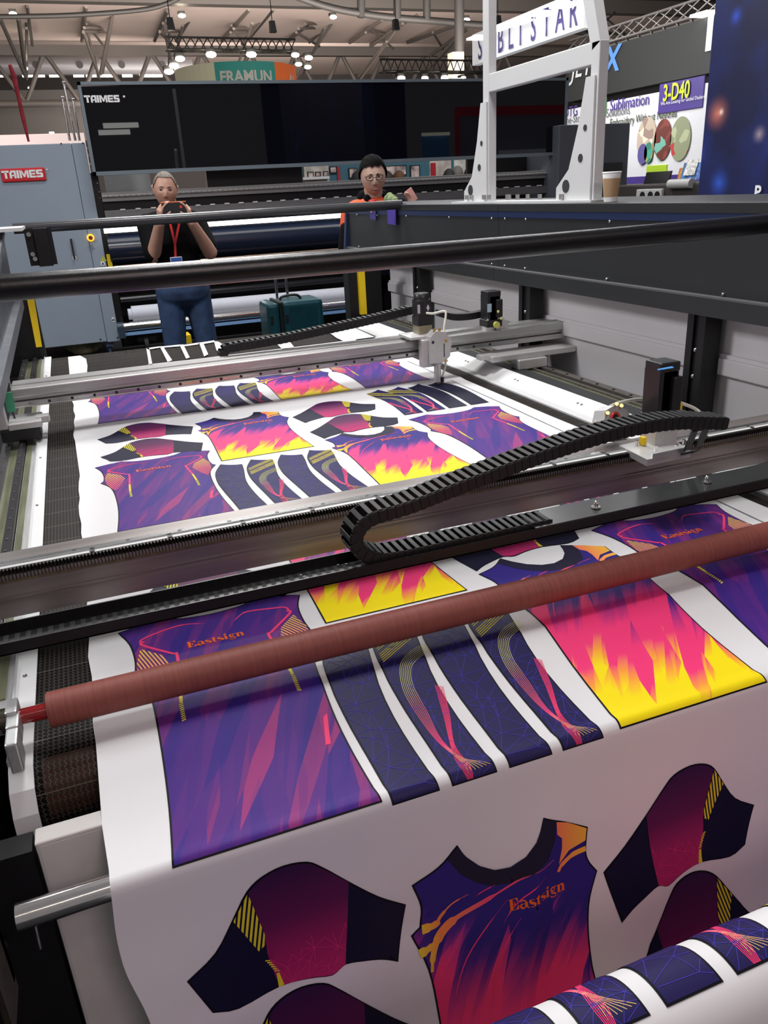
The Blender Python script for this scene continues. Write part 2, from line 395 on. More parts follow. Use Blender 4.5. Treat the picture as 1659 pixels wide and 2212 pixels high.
# --- hand drawn heavy serif lettering, x-height 1
def arc(cx, cy, rx, ry, a0, a1, n=12): return [(cx + rx * math.cos(math.radians(a0 + (a1 - a0) * i / n)), cy + ry * math.sin(math.radians(a0 + (a1 - a0) * i / n))) for i in range(n + 1)]
def rect(a, b, c, d): return [[(a, c), (b, c), (b, d), (a, d)]]
def wob(n, lo, hi, ph=0): return [lo + (hi - lo) * abs(math.sin(math.pi * i / (n - 1) + ph)) for i in range(n)]
def glyph(ch):
    if ch == 'E': return (rect(0, .85, 0, .07) + rect(0, .85, 1.38, 1.45) + rect(.15, .5, 0, 1.45) + rect(.4, .68, .70, .77) + [[(.62, 0), (1.12, 0), (1.16, .5), (1.08, .5), (.82, .07)], [(.6, 1.45), (1.06, 1.45), (1.08, .98), (1.0, .98), (.8, 1.38)], [(.66, .45), (.74, .45), (.74, 1.0), (.66, 1.0)]], 1.22)
    if ch == 'a': return (strip(arc(.42, .72, .30, .24, 165, 0), wob(13, .10, .16)) + rect(.56, .86, .12, .75) + strip(arc(.34, .28, .22, .25, 80, 340), wob(13, .08, .24)) + rect(.3, .6, .50, .58) + strip([(.8, .2), (.88, .03), (1.0, .1)], .1), 1.0)
    if ch == 's': return (strip(arc(.38, .74, .24, .20, 30, 230, 10) + arc(.40, .25, .26, .20, 60, -160, 10), [.07] * 5 + [.16, .22, .28, .30, .32] + [.32] * 4 + [.28, .2, .14, .1, .08, .07, .06, .06]), .78)
    if ch == 't': return (rect(.15, .44, .15, 1.05) + rect(0, .66, .90, .98) + [[(.15, 1.0), (.44, 1.3), (.44, 1.0)]] + strip(arc(.44, .2, .16, .17, 180, 320, 6), .12), .72)
    if ch == 'i': return (rect(.12, .42, 0, .95) + rect(0, .55, 0, .07) + rect(.0, .3, .88, .95) + [arc(.26, 1.28, .17, .17, 0, 340)], .62)
    if ch == 'g': return (strip(arc(.38, .66, .22, .25, 0, 360, 16), wob(17, .08, .22, .0)) + strip([(.55, .85), (.72, .98), (.82, .92)], .1) + strip([(.25, .42), (.15, .28), (.3, .16), (.6, .12), (.75, -.05)], [.08, .12, .2, .22, .14]) + strip(arc(.42, -.14, .34, .20, 30, -210, 12), wob(13, .06, .12)), .88)
    if ch == 'n': return (rect(.12, .42, 0, .95) + rect(0, .52, 0, .07) + rect(0, .25, .88, .95) + strip(arc(.56, .68, .24, .22, 150, 10, 6), [.06, .1, .16, .22, .26, .28, .30]) + rect(.66, .95, 0, .72) + rect(.56, 1.05, 0, .07), 1.1)
def word(x, y, sc, txt='Eastsign'):
    out = []; u = 0
    for ch in txt:
        ps, adv = glyph(ch)
        out += [[(x + (u + a) * sc, y + b * sc) for a, b in p] for p in ps]; u += adv
    return out
from mathutils.geometry import delaunay_2d_cdt
def inside(p, P):
    c = False
    for i in range(len(P)):
        a, b = P[i - 1], P[i]
        if (a[1] > p[1]) != (b[1] > p[1]) and p[0] < (b[0] - a[0]) * (p[1] - a[1]) / (b[1] - a[1]) + a[0]: c = not c
    return c
def netlines(P, n, seed, w, m, lay, ylim=9):
    rnd = random.Random(seed); xs = [p[0] for p in P]; ys = [p[1] for p in P]; pts = []
    while len(pts) < n:
        q = (rnd.uniform(min(xs) - .01, max(xs) + .01), rnd.uniform(min(ys) - .01, min(max(ys), ylim) + .01))
        if all(math.dist(q, k) > .011 for k in pts): pts.append(q)
    yl = ylim
    ed = delaunay_2d_cdt([Vector(q) for q in pts], [], [], 0, .0001)[1]; out = []
    for a, b in ed:
        if math.dist(pts[a], pts[b]) > .075 or min(pts[a][1], pts[b][1]) > yl - .014: continue
        A_, B_ = pts[a], pts[b]; k = [i / 24 for i in range(25)]
        ins = [t for t in k if inside((A_[0] + (B_[0] - A_[0]) * t, A_[1] + (B_[1] - A_[1]) * t), P)]
        if len(ins) < 4: continue
        f = lambda t: (A_[0] + (B_[0] - A_[0]) * t, A_[1] + (B_[1] - A_[1]) * t)
        out.append((m, lay, strip([f(ins[0]), f(ins[-1])], w)[0]))
    return out
# --- artwork: lists of (material, layer, polygon) in piece coordinates
def art_shirt(front):
    A = []
    if front:
        P = [(-.1525, 0), (-.148, .12), (-.144, .25), (-.147, .33), (-.168, .400), (-.152, .41), (-.148, .45), (-.161, .50), (-.115, .518), (-.082, .548),
             (-.068, .520), (-.046, .494), (-.02, .475), (.008, .470), (.036, .480), (.056, .503), (.070, .546), (.112, .522), (.155, .495), (.152, .45), (.157, .425), (.172, .400), (.150, .34), (.140, .26), (.141, .16), (.1525, 0)]
        P = smooth(P, {0, 4, 5, 7, 9, 16, 18, 21, 25})
    else:
        P = [(-.150, 0), (-.141, .10), (-.137, .20), (-.140, .31), (-.150, .37), (-.172, .415), (-.163, .43), (-.160, .47), (-.165, .53), (-.182, .586), (-.140, .600), (-.098, .613),
             (-.066, .592), (-.03, .584), (.0, .582), (.03, .584), (.066, .592), (.094, .613), (.140, .598), (.181, .578), (.165, .53), (.160, .47), (.163, .43), (.172, .415), (.150, .37), (.140, .31), (.137, .20), (.141, .10), (.150, 0)]
        P = smooth(P, {0, 5, 6, 9, 11, 17, 19, 22, 23, 28})
    A.append((BLK, 1, P)); I = offset_poly(P, .0030); A.append((FLM if front else PUR, 2, I))
    if front:
        co = [(-.100, .527), (-.078, .488), (-.052, .462), (-.028, .447), (.008, .440), (.047, .446), (.076, .464), (.090, .496), (.093, .532)]
        ne = [(-.083, .545), (-.068, .520), (-.046, .494), (-.02, .4765), (.008, .472), (.036, .482), (.055, .504), (.066, .53), (.069, .544)]
        for i in range(8): A.append((COL, 3, [ne[i], ne[i + 1], co[i + 1], co[i]]))
        A.append((ORF, 3, [(.093, .530), (.116, .519), (.152, .494), (.150, .470), (.118, .462), (.098, .440), (.104, .47), (.104, .492), (.094, .505)]))
        A += [(ORF, 3, p) for p in strip(crv([(.1505, .453), (.125, .450), (.104, .437), (.097, .425)]), [.011] * 7 + [.009] * 6 + [.006] * 5 + [.001])]
        A += [(ORF, 3, p) for p in strip(crv([(.088, .456), (.023, .441), (-.04, .421), (-.09, .405), (-.118, .385), (-.134, .355), (-.141, .325)]), [.001] * 5 + [.004] * 6 + [.009] * 8 + [.016] * 8 + [.010] * 6 + [.005] * 4)]
        A += [(ORF, 3, p) for p in strip(crv([(-.067, .444), (-.095, .435), (-.115, .418), (-.126, .405), (-.1485, .404)]), [.001] * 4 + [.003] * 6 + [.006] * 6 + [.013] * 5 + [.018] * 4)]
        A += [(ORF, 3, p) for p in strip(crv([(-.118, .392), (-.128, .377), (-.138, .367), (-.157, .362)]), [.002] * 4 + [.006] * 6 + [.012] * 5 + [.017] * 4)]
        for a, b, c2 in (((.07, .432), (.02, .40), (-.01, .37)), ((-.0, .41), (-.08, .33), (-.12, .25)), ((.02, .37), (-.03, .30), (-.06, .21)), ((-.02, .447), (-.04, .442), (-.055, .436))):
            A += [(PNK, 3, p) for p in strip(crv([a, b, c2]), [.0004] * 3 + [.0022] * 7 + [.0004] * 3)]
        A += [(ORT, 4, p) for p in word(.001, .386, .0152)]
    else:
        for sx in (-1, 1):
            H = [(-.1625, .525), (-.113, .464), (-.106, .42), (-.113, .385), (-.138, .307), (-.150, .365), (-.169, .413), (-.1605, .43), (-.158, .47)]
            H2 = [(-.112, .464), (-.100, .42), (-.113, .375), (-.138, .31), (-.150, .37), (-.166, .413), (-.158, .45), (-.1615, .52)]
            for q in hatch([(sx * a, b) for a, b in H2], math.radians(-62 if sx < 0 else -75), .0062, .0032):
                A.append((HTF, 3, q))
            ch = [(-.142, .516), (-.086, .452), (-.092, .36)] if sx < 0 else [(.142, .512), (.084, .447), (.092, .36)]
            A += [(PNK, 3, p) for p in strip(crv([(ch[0][0] * .97, ch[0][1] + .012), ch[0], (ch[1][0] * 1.1, ch[1][1] + .01), ch[1], ch[2]]), .0055)]
            A += [(YLW, 3, p) for p in strip([ch[2], (sx * .095, .30)], .0055)]
            for q in range(9): A.append((YLW, 3, strip([(sx * .092, .298 - q * .0055), (sx * .0985, .295 - q * .0055)], .0028)[0]))
            top = [(-.021, .547), (-.05, .558), (-.075, .560), (-.110, .551), (-.140, .538), (-.144, .528)] if sx < 0 else [(.030, .525), (.05, .548), (.068, .556), (.110, .548), (.138, .540), (.143, .524)]
            A += [(PNK, 3, p) for p in strip(crv(top), [.0005] * 3 + [.0025] * 6 + [.0045] * 22)]
        A += [(ORT, 4, p) for p in word(-.065, .466, .0152)]
        A += [(PNK, 3, [(.105, .13), (.118, .185), (.126, .19), (.113, .13)])]
    return A
STRIP = [(0, 0), (-.006, .09), (-.013, .18), (-.016, .26), (-.007, .345), (.022, .42), (.040, .405), (.062, .393), (.084, .388), (.078, .33), (.064, .23), (.065, .12), (.076, 0)]
def art_strip(kind, mir):
    A = []; P = smooth(STRIP, {0, 5, 8, 12}, 3)
    if mir: P = [(.078 - a, b) for a, b in P]
    A.append((BLK, 1, P)); I = offset_poly(P, .0028); A.append((NET if kind != 'plain' else DRK, 2, I))
    g = (lambda q: [(.078 - a, b) for a, b in q]) if mir else (lambda q: q)
    if kind != 'plain': A += netlines(I, 62, 5 if kind == 'net' else 9, .0008, NTL, 3)
    if kind == 'lines':
        for k in range(7):
            o = k * .0042
            A += [(CVF, 3, p) for p in strip(g(crv([(.083, .300 - o * .9), (.055 + o * .2, .292 - o), (.020 + o * .55, .262 - o * .6), (.003 + o * .75, .209), (.004 + o * .7, .150), (.012 + o * .3, .085), (.028 + o * .3, .040), (.030 + o * 1.5, .012 + o * .1)], 4)), .0009)]
            A += [(PNK, 3, p) for p in strip(g(crv([(.058 + o * .45, .196 - o * .3), (.044 + o * .4, .130), (.028 + o * .25, .07), (.022 + o * .6, .03), (.026 + o * .35, .003)], 4)), .0009)]
        for c0, n in ((.315, 5), (.352, 4)):
            for k in range(n):
                q = clip(strip([(-.03, c0 - .052 + k * .0058), (.11, c0 + .045 + k * .0058)], .0018)[0], [(-.012, .2), (.086, .2), (.087, .386), (.024, .416), (-.003, .35)])
                if len(q) > 2: A.append((YLW, 3, g(q)))
    return A
SLEEVE = [(-.160, .066), (-.116, .095), (-.085, .140), (-.060, .180), (-.036, .198), (-.004, .205), (.030, .198), (.052, .178), (.085, .140), (.131, .090), (.175, .052), (.153, -.050), (.128, -.034), (.099, -.022), (.068, -.013), (.046, -.022), (.012, -.013), (-.034, -.008), (-.097, -.018), (-.134, -.006)]
def art_sleeve(mir):
    A = []; P = smooth(SLEEVE, {0, 10, 11, 19}, 3); I = offset_poly(P, .0026)
    g = (lambda q: [(-a, b) for a, b in q]) if mir else (lambda q: q)
    A.append((BLK, 1, g(P))); A.append((DRK, 2, g(I)))
    B = [(-.058, .178), (-.036, .195), (-.004, .2025), (.030, .195), (.052, .175), (.087, .136), (.078, .06), (.068, -.011), (.046, -.020), (.012, -.011), (-.034, -.006), (-.044, .05), (-.045, .09)]
    A.append((SLV, 3, g(smooth(B, {0, 5, 7, 10}, 3))))
    A += [(m_, l_, g(q)) for m_, l_, q in netlines(B[5:], 30, 3, .0009, SNL, 4, .055)]
    H = [(-.0585, .178), (-.044, .096), (-.047, .076), (-.056, .070), (-.084, .138)]
    A.append((DRK, 4, g(H)))
    for q in hatch(H, math.radians(78), .0066, .0036): A.append((YLW, 5, g(q)))
    A.append((YLW, 4, g([(-.036, .018), (-.032, .018), (-.0275, -.006), (-.036, -.008)])))
    for k in range(6): A.append((YLW, 4, g(strip([(-.049 + k * .0022, .048 - k * .0048), (-.0425 + k * .0022, .045 - k * .0048)], .0022)[0])))
    return A
ART = {'pink': art_shirt(True), 'purple': art_shirt(False), 'net': art_strip('net', 0), 'lines': art_strip('lines', 0), 'netm': art_strip('net', 1), 'linesm': art_strip('lines', 1), 'plainm': art_strip('plain', 1), 'sleeve': art_sleeve(0), 'sleevem': art_sleeve(1)}
fbase = empty('printed_fabric', (.7, 2.5, .782), 'white satin fabric printed with colourful sportswear panels, spread on the cutting belt', 'fabric')
STEP = .0004
def piece(name, art, cx, s0, label, grp=None, smin=None, smax=None):
    bm = bmesh.new(); uv = bm.loops.layers.uv.new('loc')
    for mi, lay, poly in ART[art]:
        try: tri = tessellate_polygon([[Vector((a, b, 0)) for a, b in poly]])
        except Exception: continue
        vs = [bm.verts.new((a, b, lay)) for a, b in poly]
        for tr in tri:
            try: f = bm.faces.new([vs[i] for i in tr])
            except ValueError: continue
            f.material_index = mi
    lo = min(v.co.y for v in bm.verts) + s0; hi = max(v.co.y for v in bm.verts) + s0
    if smax and hi > smax:
        bmesh.ops.bisect_plane(bm, geom=bm.verts[:] + bm.edges[:] + bm.faces[:], plane_co=(0, smax - s0, 0), plane_no=(0, 1, 0), clear_outer=True)
        if not bm.verts: bm.free(); return
    cuts = [s for s in SG if lo < s < hi]
    for s in cuts: bmesh.ops.bisect_plane(bm, geom=bm.verts[:] + bm.edges[:] + bm.faces[:], plane_co=(0, s - s0, 0), plane_no=(0, 1, 0))
    if lo < .75 and hi > .3:
        for k in range(int((cx - .2) / .012), int((cx + .2) / .012) + 1): bmesh.ops.bisect_plane(bm, geom=bm.verts[:] + bm.edges[:] + bm.faces[:], plane_co=(k * .012 - cx, 0, 0), plane_no=(1, 0, 0))
    for f in bm.faces:
        for l in f.loops: l[uv].uv = (l.vert.co.x, l.vert.co.y)
        f.smooth = True
    base = WL[fbase.name]
    for v in bm.verts: v.co = fab(cx + v.co.x, s0 + v.co.y, .0004 + STEP * v.co.z) - base
    for f in bm.faces:
        pass
    me = bpy.data.meshes.new(name); bm.to_mesh(me); bm.free()
    for m in PM: me.materials.append(m)
    o = bpy.data.objects.new(name, me); C.objects.link(o); o.parent = fbase; WL[o.name] = base
    if label: o['label'] = label
def stripx(cx): return cx
ROWS = [(1.117, 3.62), (0, None), (-1.113, None), (-2.226, None)]
for dr, smax in ROWS:
    k = dict(smax=smax)
    piece('printed_shirt_back', 'purple', .1405, 1.962 + dr + (.02 if dr > 0 else 0), 'purple shard-patterned shirt back', **k)
    for i, kd in enumerate(('net', 'lines', 'net', 'lines')):
        piece('printed_side_strip', kd, (.304, .400, .497, .592)[i], 1.953 + dr, 'navy strip with yellow and pink curves' if kd == 'lines' else 'navy strip with a fine wire net', **k)
    piece('printed_shirt_front', 'pink', .8525, 1.958 + dr, 'blue, pink and yellow shirt front', **k)
    piece('printed_shirt_back', 'purple', 1.2125, 1.955 + dr, 'purple shard-patterned shirt back', **k)
    if dr <= 0:
        piece('printed_shirt_front', 'pink', .487, 2.404 + dr, 'blue, pink and yellow shirt front', **k)
        for i, kd in enumerate(('linesm', 'linesm', 'plainm', 'plainm')):
            piece('printed_side_strip', kd, (1.04, 1.13, 1.22, 1.311)[i], 2.602 + dr, 'navy side strip' if kd == 'plainm' else 'navy strip with yellow and pink curves', **k)
        piece('printed_sleeve', 'sleeve', .140, 2.818 + dr, 'dark purple sleeve', **k)
        piece('printed_sleeve', 'sleeve', .140, 2.592 + dr, 'dark purple sleeve', **k)
        piece('printed_sleeve', 'sleevem', .845, 2.745 + dr, 'dark purple sleeve', **k)
        piece('printed_sleeve', 'sleevem', .848, 2.522 + dr, 'dark purple sleeve', **k)
# base web: grid in (X, s)
ss = sorted(SG, reverse=True)
nx = 132
mb = MB(); vs = []; fs = []
def edgeX(s):
    e = X0F + .0035 * math.sin(s * 8) + (.0022 * math.sin(s * 31))
    e += .022 * sm01((.72 - s) / .15)
    return e
for s in ss:
    e = edgeX(s)
    xs_ = [e] + [(-7 + i) * .012 for i in range(1, nx)] + [X1F]
    xs_ = [min(max(x, e), X1F) for x in xs_]
    for x in xs_: vs.append(fab(x, s, 0))
for j in range(len(ss) - 1):
    for i in range(nx): a = j * (nx + 1) + i; fs.append((a, a + 1, a + nx + 2, a + nx + 1))
mb.add(vs, fs, True)
# waste left on the belt after the cut-out pieces were taken away (beyond the far gantry)
def waste(pl):
    w = [tuple(onz(x, y, .783)) for x, y in pl]; tri = tessellate_polygon([[Vector((p[0], p[1], 0)) for p in w]]); mb.add(w, [tuple(t) for t in tri], False)
waste([(147, 771), (173, 768), (186, 775), (189, 790), (187, 820), (152, 830)])
for pl in ([(316, 752), (322, 751), (330, 790), (322, 790)], [(316, 752), (345, 748), (345, 751), (320, 755)], [(345, 748), (352, 748), (372, 778), (362, 782)], [(352, 748), (390, 744), (388, 748), (352, 751)],
           [(388, 745), (396, 744), (410, 772), (402, 775)], [(396, 745), (430, 740), (428, 744), (398, 748)], [(430, 740), (438, 739), (450, 765), (441, 770)], [(438, 739), (463, 735), (462, 739), (440, 743)],
           [(462, 737), (472, 738), (488, 748), (492, 770), (480, 772), (467, 755)], [(320, 787), (420, 776), (500, 766), (700, 742), (900, 716), (900, 724), (700, 752), (500, 778), (320, 800)],
           [(597, 742), (626, 738), (640, 755), (618, 762)], [(708, 716), (745, 708), (800, 733), (760, 745), (727, 730)], [(745, 708), (758, 705), (812, 729), (800, 733)]): waste(pl)
web = build('fabric_web', mb, m_white, fbase, 'plain white satin ground', smooth=None)
# thin cut line near the right selvage
mb = MB(); pts = [onz(x, y, .784) for x, y in ((880, 780), (960, 815), (1100, 878), (1248, 947), (1390, 1008), (1531, 1073), (1659, 1133))]
for a, b in zip(pts, pts[1:]): mb.quad(a, b, b + Vector((.0025, 0, 0)), a + Vector((.0025, 0, 0)))
build('cut_line', mb, m_blk, fbase)

# ------------------------------------------------------------------ mesh conveyor belt material (zig-zag wire chain)
t = NT('wire_chain_mesh_belt')
co = t.n('ShaderNodeTexCoord').outputs['UV']; sp = t.n('ShaderNodeSeparateXYZ', i={0: co}); x, y = sp.outputs[0], sp.outputs[1]
def tri(a): return t.math('PINGPONG', a, .5)
u = t.math('MULTIPLY', x, 125.0); v = t.math('MULTIPLY', y, 100.0)
zig = t.math('MULTIPLY', tri(t.math('MULTIPLY', v, 1.0)), .9)
l1 = t.math('LESS_THAN', t.math('ABSOLUTE', t.math('SUBTRACT', t.math('FRACT', t.math('ADD', u, zig)), .5)), .09)
l2 = t.math('LESS_THAN', t.math('FRACT', t.math('MULTIPLY', v, 1.0)), .16)
rib = t.math('LESS_THAN', t.math('FRACT', t.math('MULTIPLY', y, 9.5)), .022)
dots = t.math('MULTIPLY', l1, t.math('GREATER_THAN', t.math('FRACT', t.math('MULTIPLY', v, 2.0)), .25))
k = t.math('MAXIMUM', t.math('MULTIPLY', dots, .8), t.math('MAXIMUM', t.math('MULTIPLY', l2, .25), rib))
t.link(t.mix(k, (.003, .0028, .0025), (.12, .10, .08)), 'Base Color'); t.b.inputs['Roughness'].default_value = .55; t.link(t.math('MULTIPLY', k, .4), 'Metallic'); t.b.inputs['Specular IOR Level'].default_value = .2
t.bump(k, .5, .002); t.link(t.math('MULTIPLY_ADD', t.math('GREATER_THAN', k, .1), .5, .5), 'Alpha'); m_belt = t.m
BX0, BX1 = -.187, 1.550

# ------------------------------------------------------------------ LASER CUTTER (frame, bed, hood)
lc = empty('laser_cutting_machine', (.7, 2.9, 0), 'large flatbed laser cutter with graphite hood, white side strips and mesh conveyor bed', 'machine')
P = [(4.60, .72), (4.74, .745), (4.765, .765), (4.75, .777), (1.12, .777), (1.085, .772), (1.062, .755), (1.052, .73), (1.055, .70), (1.07, .675), (1.11, .65)]
me = bpy.data.meshes.new('conveyor_belt'); vs = []; fs = []; L = 0; uvs = []
for i, p in enumerate(P):
    if i: L += math.dist(p, P[i - 1])
    for X in (BX0, BX1): vs.append(Vector((X, p[0], p[1])) - WL[lc.name]); uvs.append((X, L))
fs = [(2 * i, 2 * i + 1, 2 * i + 3, 2 * i + 2) for i in range(len(P) - 1)]
me.from_pydata(vs, [], fs); ul = me.uv_layers.new(name='UVMap')
for li, l in enumerate(me.loops): ul.data[li].uv = uvs[l.vertex_index]
me.materials.append(m_belt); o = bpy.data.objects.new('conveyor_belt', me); C.objects.link(o); o.parent = lc; WL[o.name] = WL[lc.name]
# lower return run + nose roller seen through the open mesh
mb = MB(); mb.cyl((BX0 + .01, 1.115, .715), (BX1, 1.115, .715), .045); build('belt_nose_roller', mb, mat('brown_belt_roller', (.22, .08, .045), .5), lc)
mb = MB(); mb.box(BX0, BX1, 1.2, 4.7, .60, .765); build('bed_frame', mb, blacksat, lc)
# white bed edge strips with a turned-down nose
def edge_strip(xa, xb, name):
    mb = MB(); pth = [(4.78, .784), (1.14, .784), (1.09, .780), (1.055, .765), (1.035, .735), (1.028, .69), (1.035, .66)]
    for a, b in zip(pth, pth[1:]):
        mb.slab((xa, a[0], a[1]), (xb, a[0], a[1]), (xb, b[0], b[1]), (xa, b[0], b[1]), (0, .0, -.004) if abs(a[1] - b[1]) < .03 else (0, .004, 0))
    return build(name, mb, whitep, lc)
edge_strip(-.2205, BX0 + .001, 'edge_strip'); 
mb = MB(); mb.box(1.548, 1.585, 1.05, 4.78, .778, .784)
mb.slab((1.585, 1.05, .784), (1.585, 4.78, .784), (1.655, 4.78, .815), (1.655, 1.05, .815), (0, 0, -.003)); build('edge_strip', mb, whitep, lc)
mb = MB(); mb.box(-.255, -.2205, 1.25, 4.78, .74, .776); mb.box(-.2215, -.2185, 1.1, 4.78, .74, .790); build('rail_bed', mb, aluY, lc)
mb = MB(); mb.box(-.253, -.236, 1.3, 4.78, .776, .779); build('oiled_guide_strip', mb, olive, lc)
mb = MB(); mb.box(-.279, -.257, 1.3, 4.78, .765, .789); mb.box(-.2745, -.2615, 1.3, 4.78, .789, .792); build('linear_rail', mb, mat('dark_rail_steel', (.05, .05, .055), .35, .7), lc)
mb = MB(); mb.box(-.305, -.279, 1.3, 4.78, .755, .770); build('oiled_guide_strip', mb, olive, lc)
mb = MB(); mb.box(-.335, -.305, 1.3, 4.78, .765, .784); build('side_rack', mb, steel, lc)
mb = MB()
for i in range(42): mb = MB(); mb.cyl((-.268, 1.5 + i * .075, .791), (-.268, 1.5 + i * .075, .794), .0045, 8); build('rail_bolt', mb, steel, lc)
for i in range(20): mb = MB(); mb.cyl((-.32, 1.5 + i * .165, .783), (-.32, 1.5 + i * .165, .787), .005, 8); build('rail_bolt', mb, steel, lc)
mb = MB(); mb.box(-.60, -.335, .9, 4.75, .02, .70); build('side_skirt', mb, blacksat, lc)
# right-hand rail set
z = .78
mb = MB(); mb.box(1.657, 1.755, 1.0, 4.78, .74, .800); build('rail_bed', mb, graphite, lc)
mb = MB(); mb.box(1.755, 1.785, 1.0, 4.78, .75, .793); mb.box(1.80, 1.815, 1.0, 4.78, .75, .793); build('oiled_guide_strip', mb, olive, lc)
mb = MB(); mb.box(1.786, 1.80, 1.0, 4.78, .75, .80); mb.box(1.815, 1.905, 1.0, 4.78, .75, .785); mb.box(1.83, 1.86, 1.0, 4.78, .785, .80); build('linear_rail', mb, mat('brown_rail_steel', (.17, .155, .14), .35, .7, .2), lc)
mb = MB()
for i in range(34):
    mb = MB(); mb.cyl((1.845, 1.2 + i * .105, .800), (1.845, 1.2 + i * .105, .803), .006, 8); build('rail_bolt', mb, blackpl, lc)
mb = MB()
for Yb in (1.45, 1.9, 2.35, 2.80, 3.25, 3.7):
    for q in (-.012, .012):
        c = (1.62, Yb + q, .7995); mb.ball(c, .005, 6)
for Yb in (1.35, 1.75, 2.27, 2.75, 3.3, 4.2): mb.ball((-.205, Yb, .785), .004, 6)
build('strip_screws', mb, steel, lc)
# side panels with moulded ledge, posts
mb = MB(); SX = 2.02
mb.box(SX, SX + .02, .6, 5.2, .975, 1.30); mb.box(SX - .012, SX + .02, .6, 5.2, .962, .975); mb.box(SX - .022, SX + .02, .6, 5.2, .905, .962, .004); mb.box(SX, SX + .02, .6, 5.2, .60, .905)
build('side_panel', mb, whitepan, lc)
for Yp, wd in ((4.50, .10), (3.235, .10), (2.12, .085)):
    mb = MB(); mb.box(1.935, 1.995, Yp - .02, Yp + wd - .02, .60, 1.13); mb.box(1.925, 1.935, Yp - .02, Yp + .01, .60, 1.13); mb.box(1.925, 1.935, Yp + wd - .05, Yp + wd - .02, .60, 1.13)
    p = build('post', mb, blacksat, lc)
    mb = MB(); mb.ball((1.933, Yp + wd / 2 - .02, .99), .008, 8); mb.ball((1.933, Yp + wd / 2 - .02, .90), .008, 8); build('post_bolt', mb, steel, p)
# hood
HX = 1.95; HB, HF, HT, HS = 1.108, 1.172, 1.458, 1.404
def hood_seg(y0, y1, name='hood_panel'):
    mb = MB(); m = .0015
    mb.box(HX, HX + .6, y0 + m, y1 - m, HF, 1.398); build(name, mb, graphite, lc)
    mb = MB(); mb.box(HX - .006, HX + .6, y0 + m, y1 - m, 1.424, HT, .003); build('hood_top_rim', mb, graphite, lc)
    mb = MB(); mb.box(HX - .004, HX + .3, y0 + m, y1 - m, 1.398, 1.424); build('hood_stripe', mb, bluestripe, lc)
    mb = MB(); mb.box(HX - .028, HX + .02, y0 + m, y1 - m, HF - .006, HF); build('hood_ledge', mb, graphite2, lc)
    mb = MB(); mb.box(HX - .028, HX + .1, y0 + m, y1 - m, HB, HF - .006); build('hood_lower_rim', mb, graphite, lc)
hood_seg(.4, 3.555); hood_seg(3.555, 5.82)
mb = MB()
for i in range(5):
    for Yb in (3.30 - .62 * i,): mb.ball((HX - .002, Yb, 1.392), .006, 6); mb.ball((HX - .002, Yb, HF + .008), .006, 6)
for Yb in (3.62, 3.49, 4.1, 4.7, 5.2, 5.6): mb.ball((HX - .002, Yb, 1.392), .006, 6); mb.ball((HX - .002, Yb, HF + .008), .006, 6)
build('hood_rivets', mb, steel, lc)
mb = MB(); mb.box(HX + .01, HX + .6, 5.82, 5.86, .95, HT); mb.slab((HX - .01, 5.80, HT - .03), (HX - .01, 5.84, HT - .03), (HX - .04, 5.9, .98), (HX - .04, 5.86, .98), (.03, 0, 0)); build('hood_end_cap', mb, bluestripe, lc)
# far right column with yellow guard
mb = MB(); mb.box(1.62, 1.84, 4.9, 5.0, .3, 1.11); build('rear_column', mb, blacksat, lc)
mb = MB(); mb.box(1.68, 1.722, 4.872, 4.9, .815, 1.11); build('yellow_guard', mb, yellow, lc)
mb = MB(); mb.box(-.24, -.21, 4.80, 4.86, .3, 1.12); mb.box(-.47, -.24, 4.81, 4.86, .2, 1.14); build('rear_column', mb, blacksat, lc)
mb = MB(); mb.slab((-.249, 4.715, .852), (-.220, 4.715, .852), (-.208, 4.715, 1.11), (-.243, 4.715, 1.11), (0, .02, 0)); build('yellow_guard', mb, yellow, lc)
# left scuffed plate with diagonal brace and bracket
mb = MB(); pl = [(1.4, 1.0), (2.9, 1.04), (4.55, 1.09), (4.75, 1.455), (1.4, 1.445)]
mb.prism(pl, lambda u, v, w: Vector((-.29 - w, u, v)), 0, .02); build('side_plate', mb, plateg, lc)
mb = MB(); mb.slab((-.29, 1.9, .985), (-.29, 4.62, 1.075), (-.29, 4.62, 1.13), (-.29, 1.9, 1.035), (.03, 0, 0)); mb.slab((-.285, 3.3, 1.28), (-.285, 3.42, 1.26), (-.285, 4.6, 1.44), (-.285, 4.6, 1.46), (.012, 0, 0)); build('diagonal_brace', mb, mat('dull_grey_brace', (.12, .13, .15), .5, .4, .2, 20), lc)
mb = MB(); mb.box(-.31, -.18, 4.3, 4.78, 1.455, 1.470); build('side_plate_top', mb, whitep, lc)
mb = MB(); mb.box(-.185, -.055, 4.6, 4.615, 1.278, 1.458); mb.box(-.145, -.075, 4.585, 4.6, 1.272, 1.458, .004); b_ = build('bracket', mb, blacksat, lc)
mb = MB()
for xx, zz in ((-.165, 1.43), (-.165, 1.335), (-.158, 1.312)): mb.cyl((xx, 4.59, zz), (xx, 4.601, zz), .011, 12)
build('bracket_bolt', mb, chrome, b_)
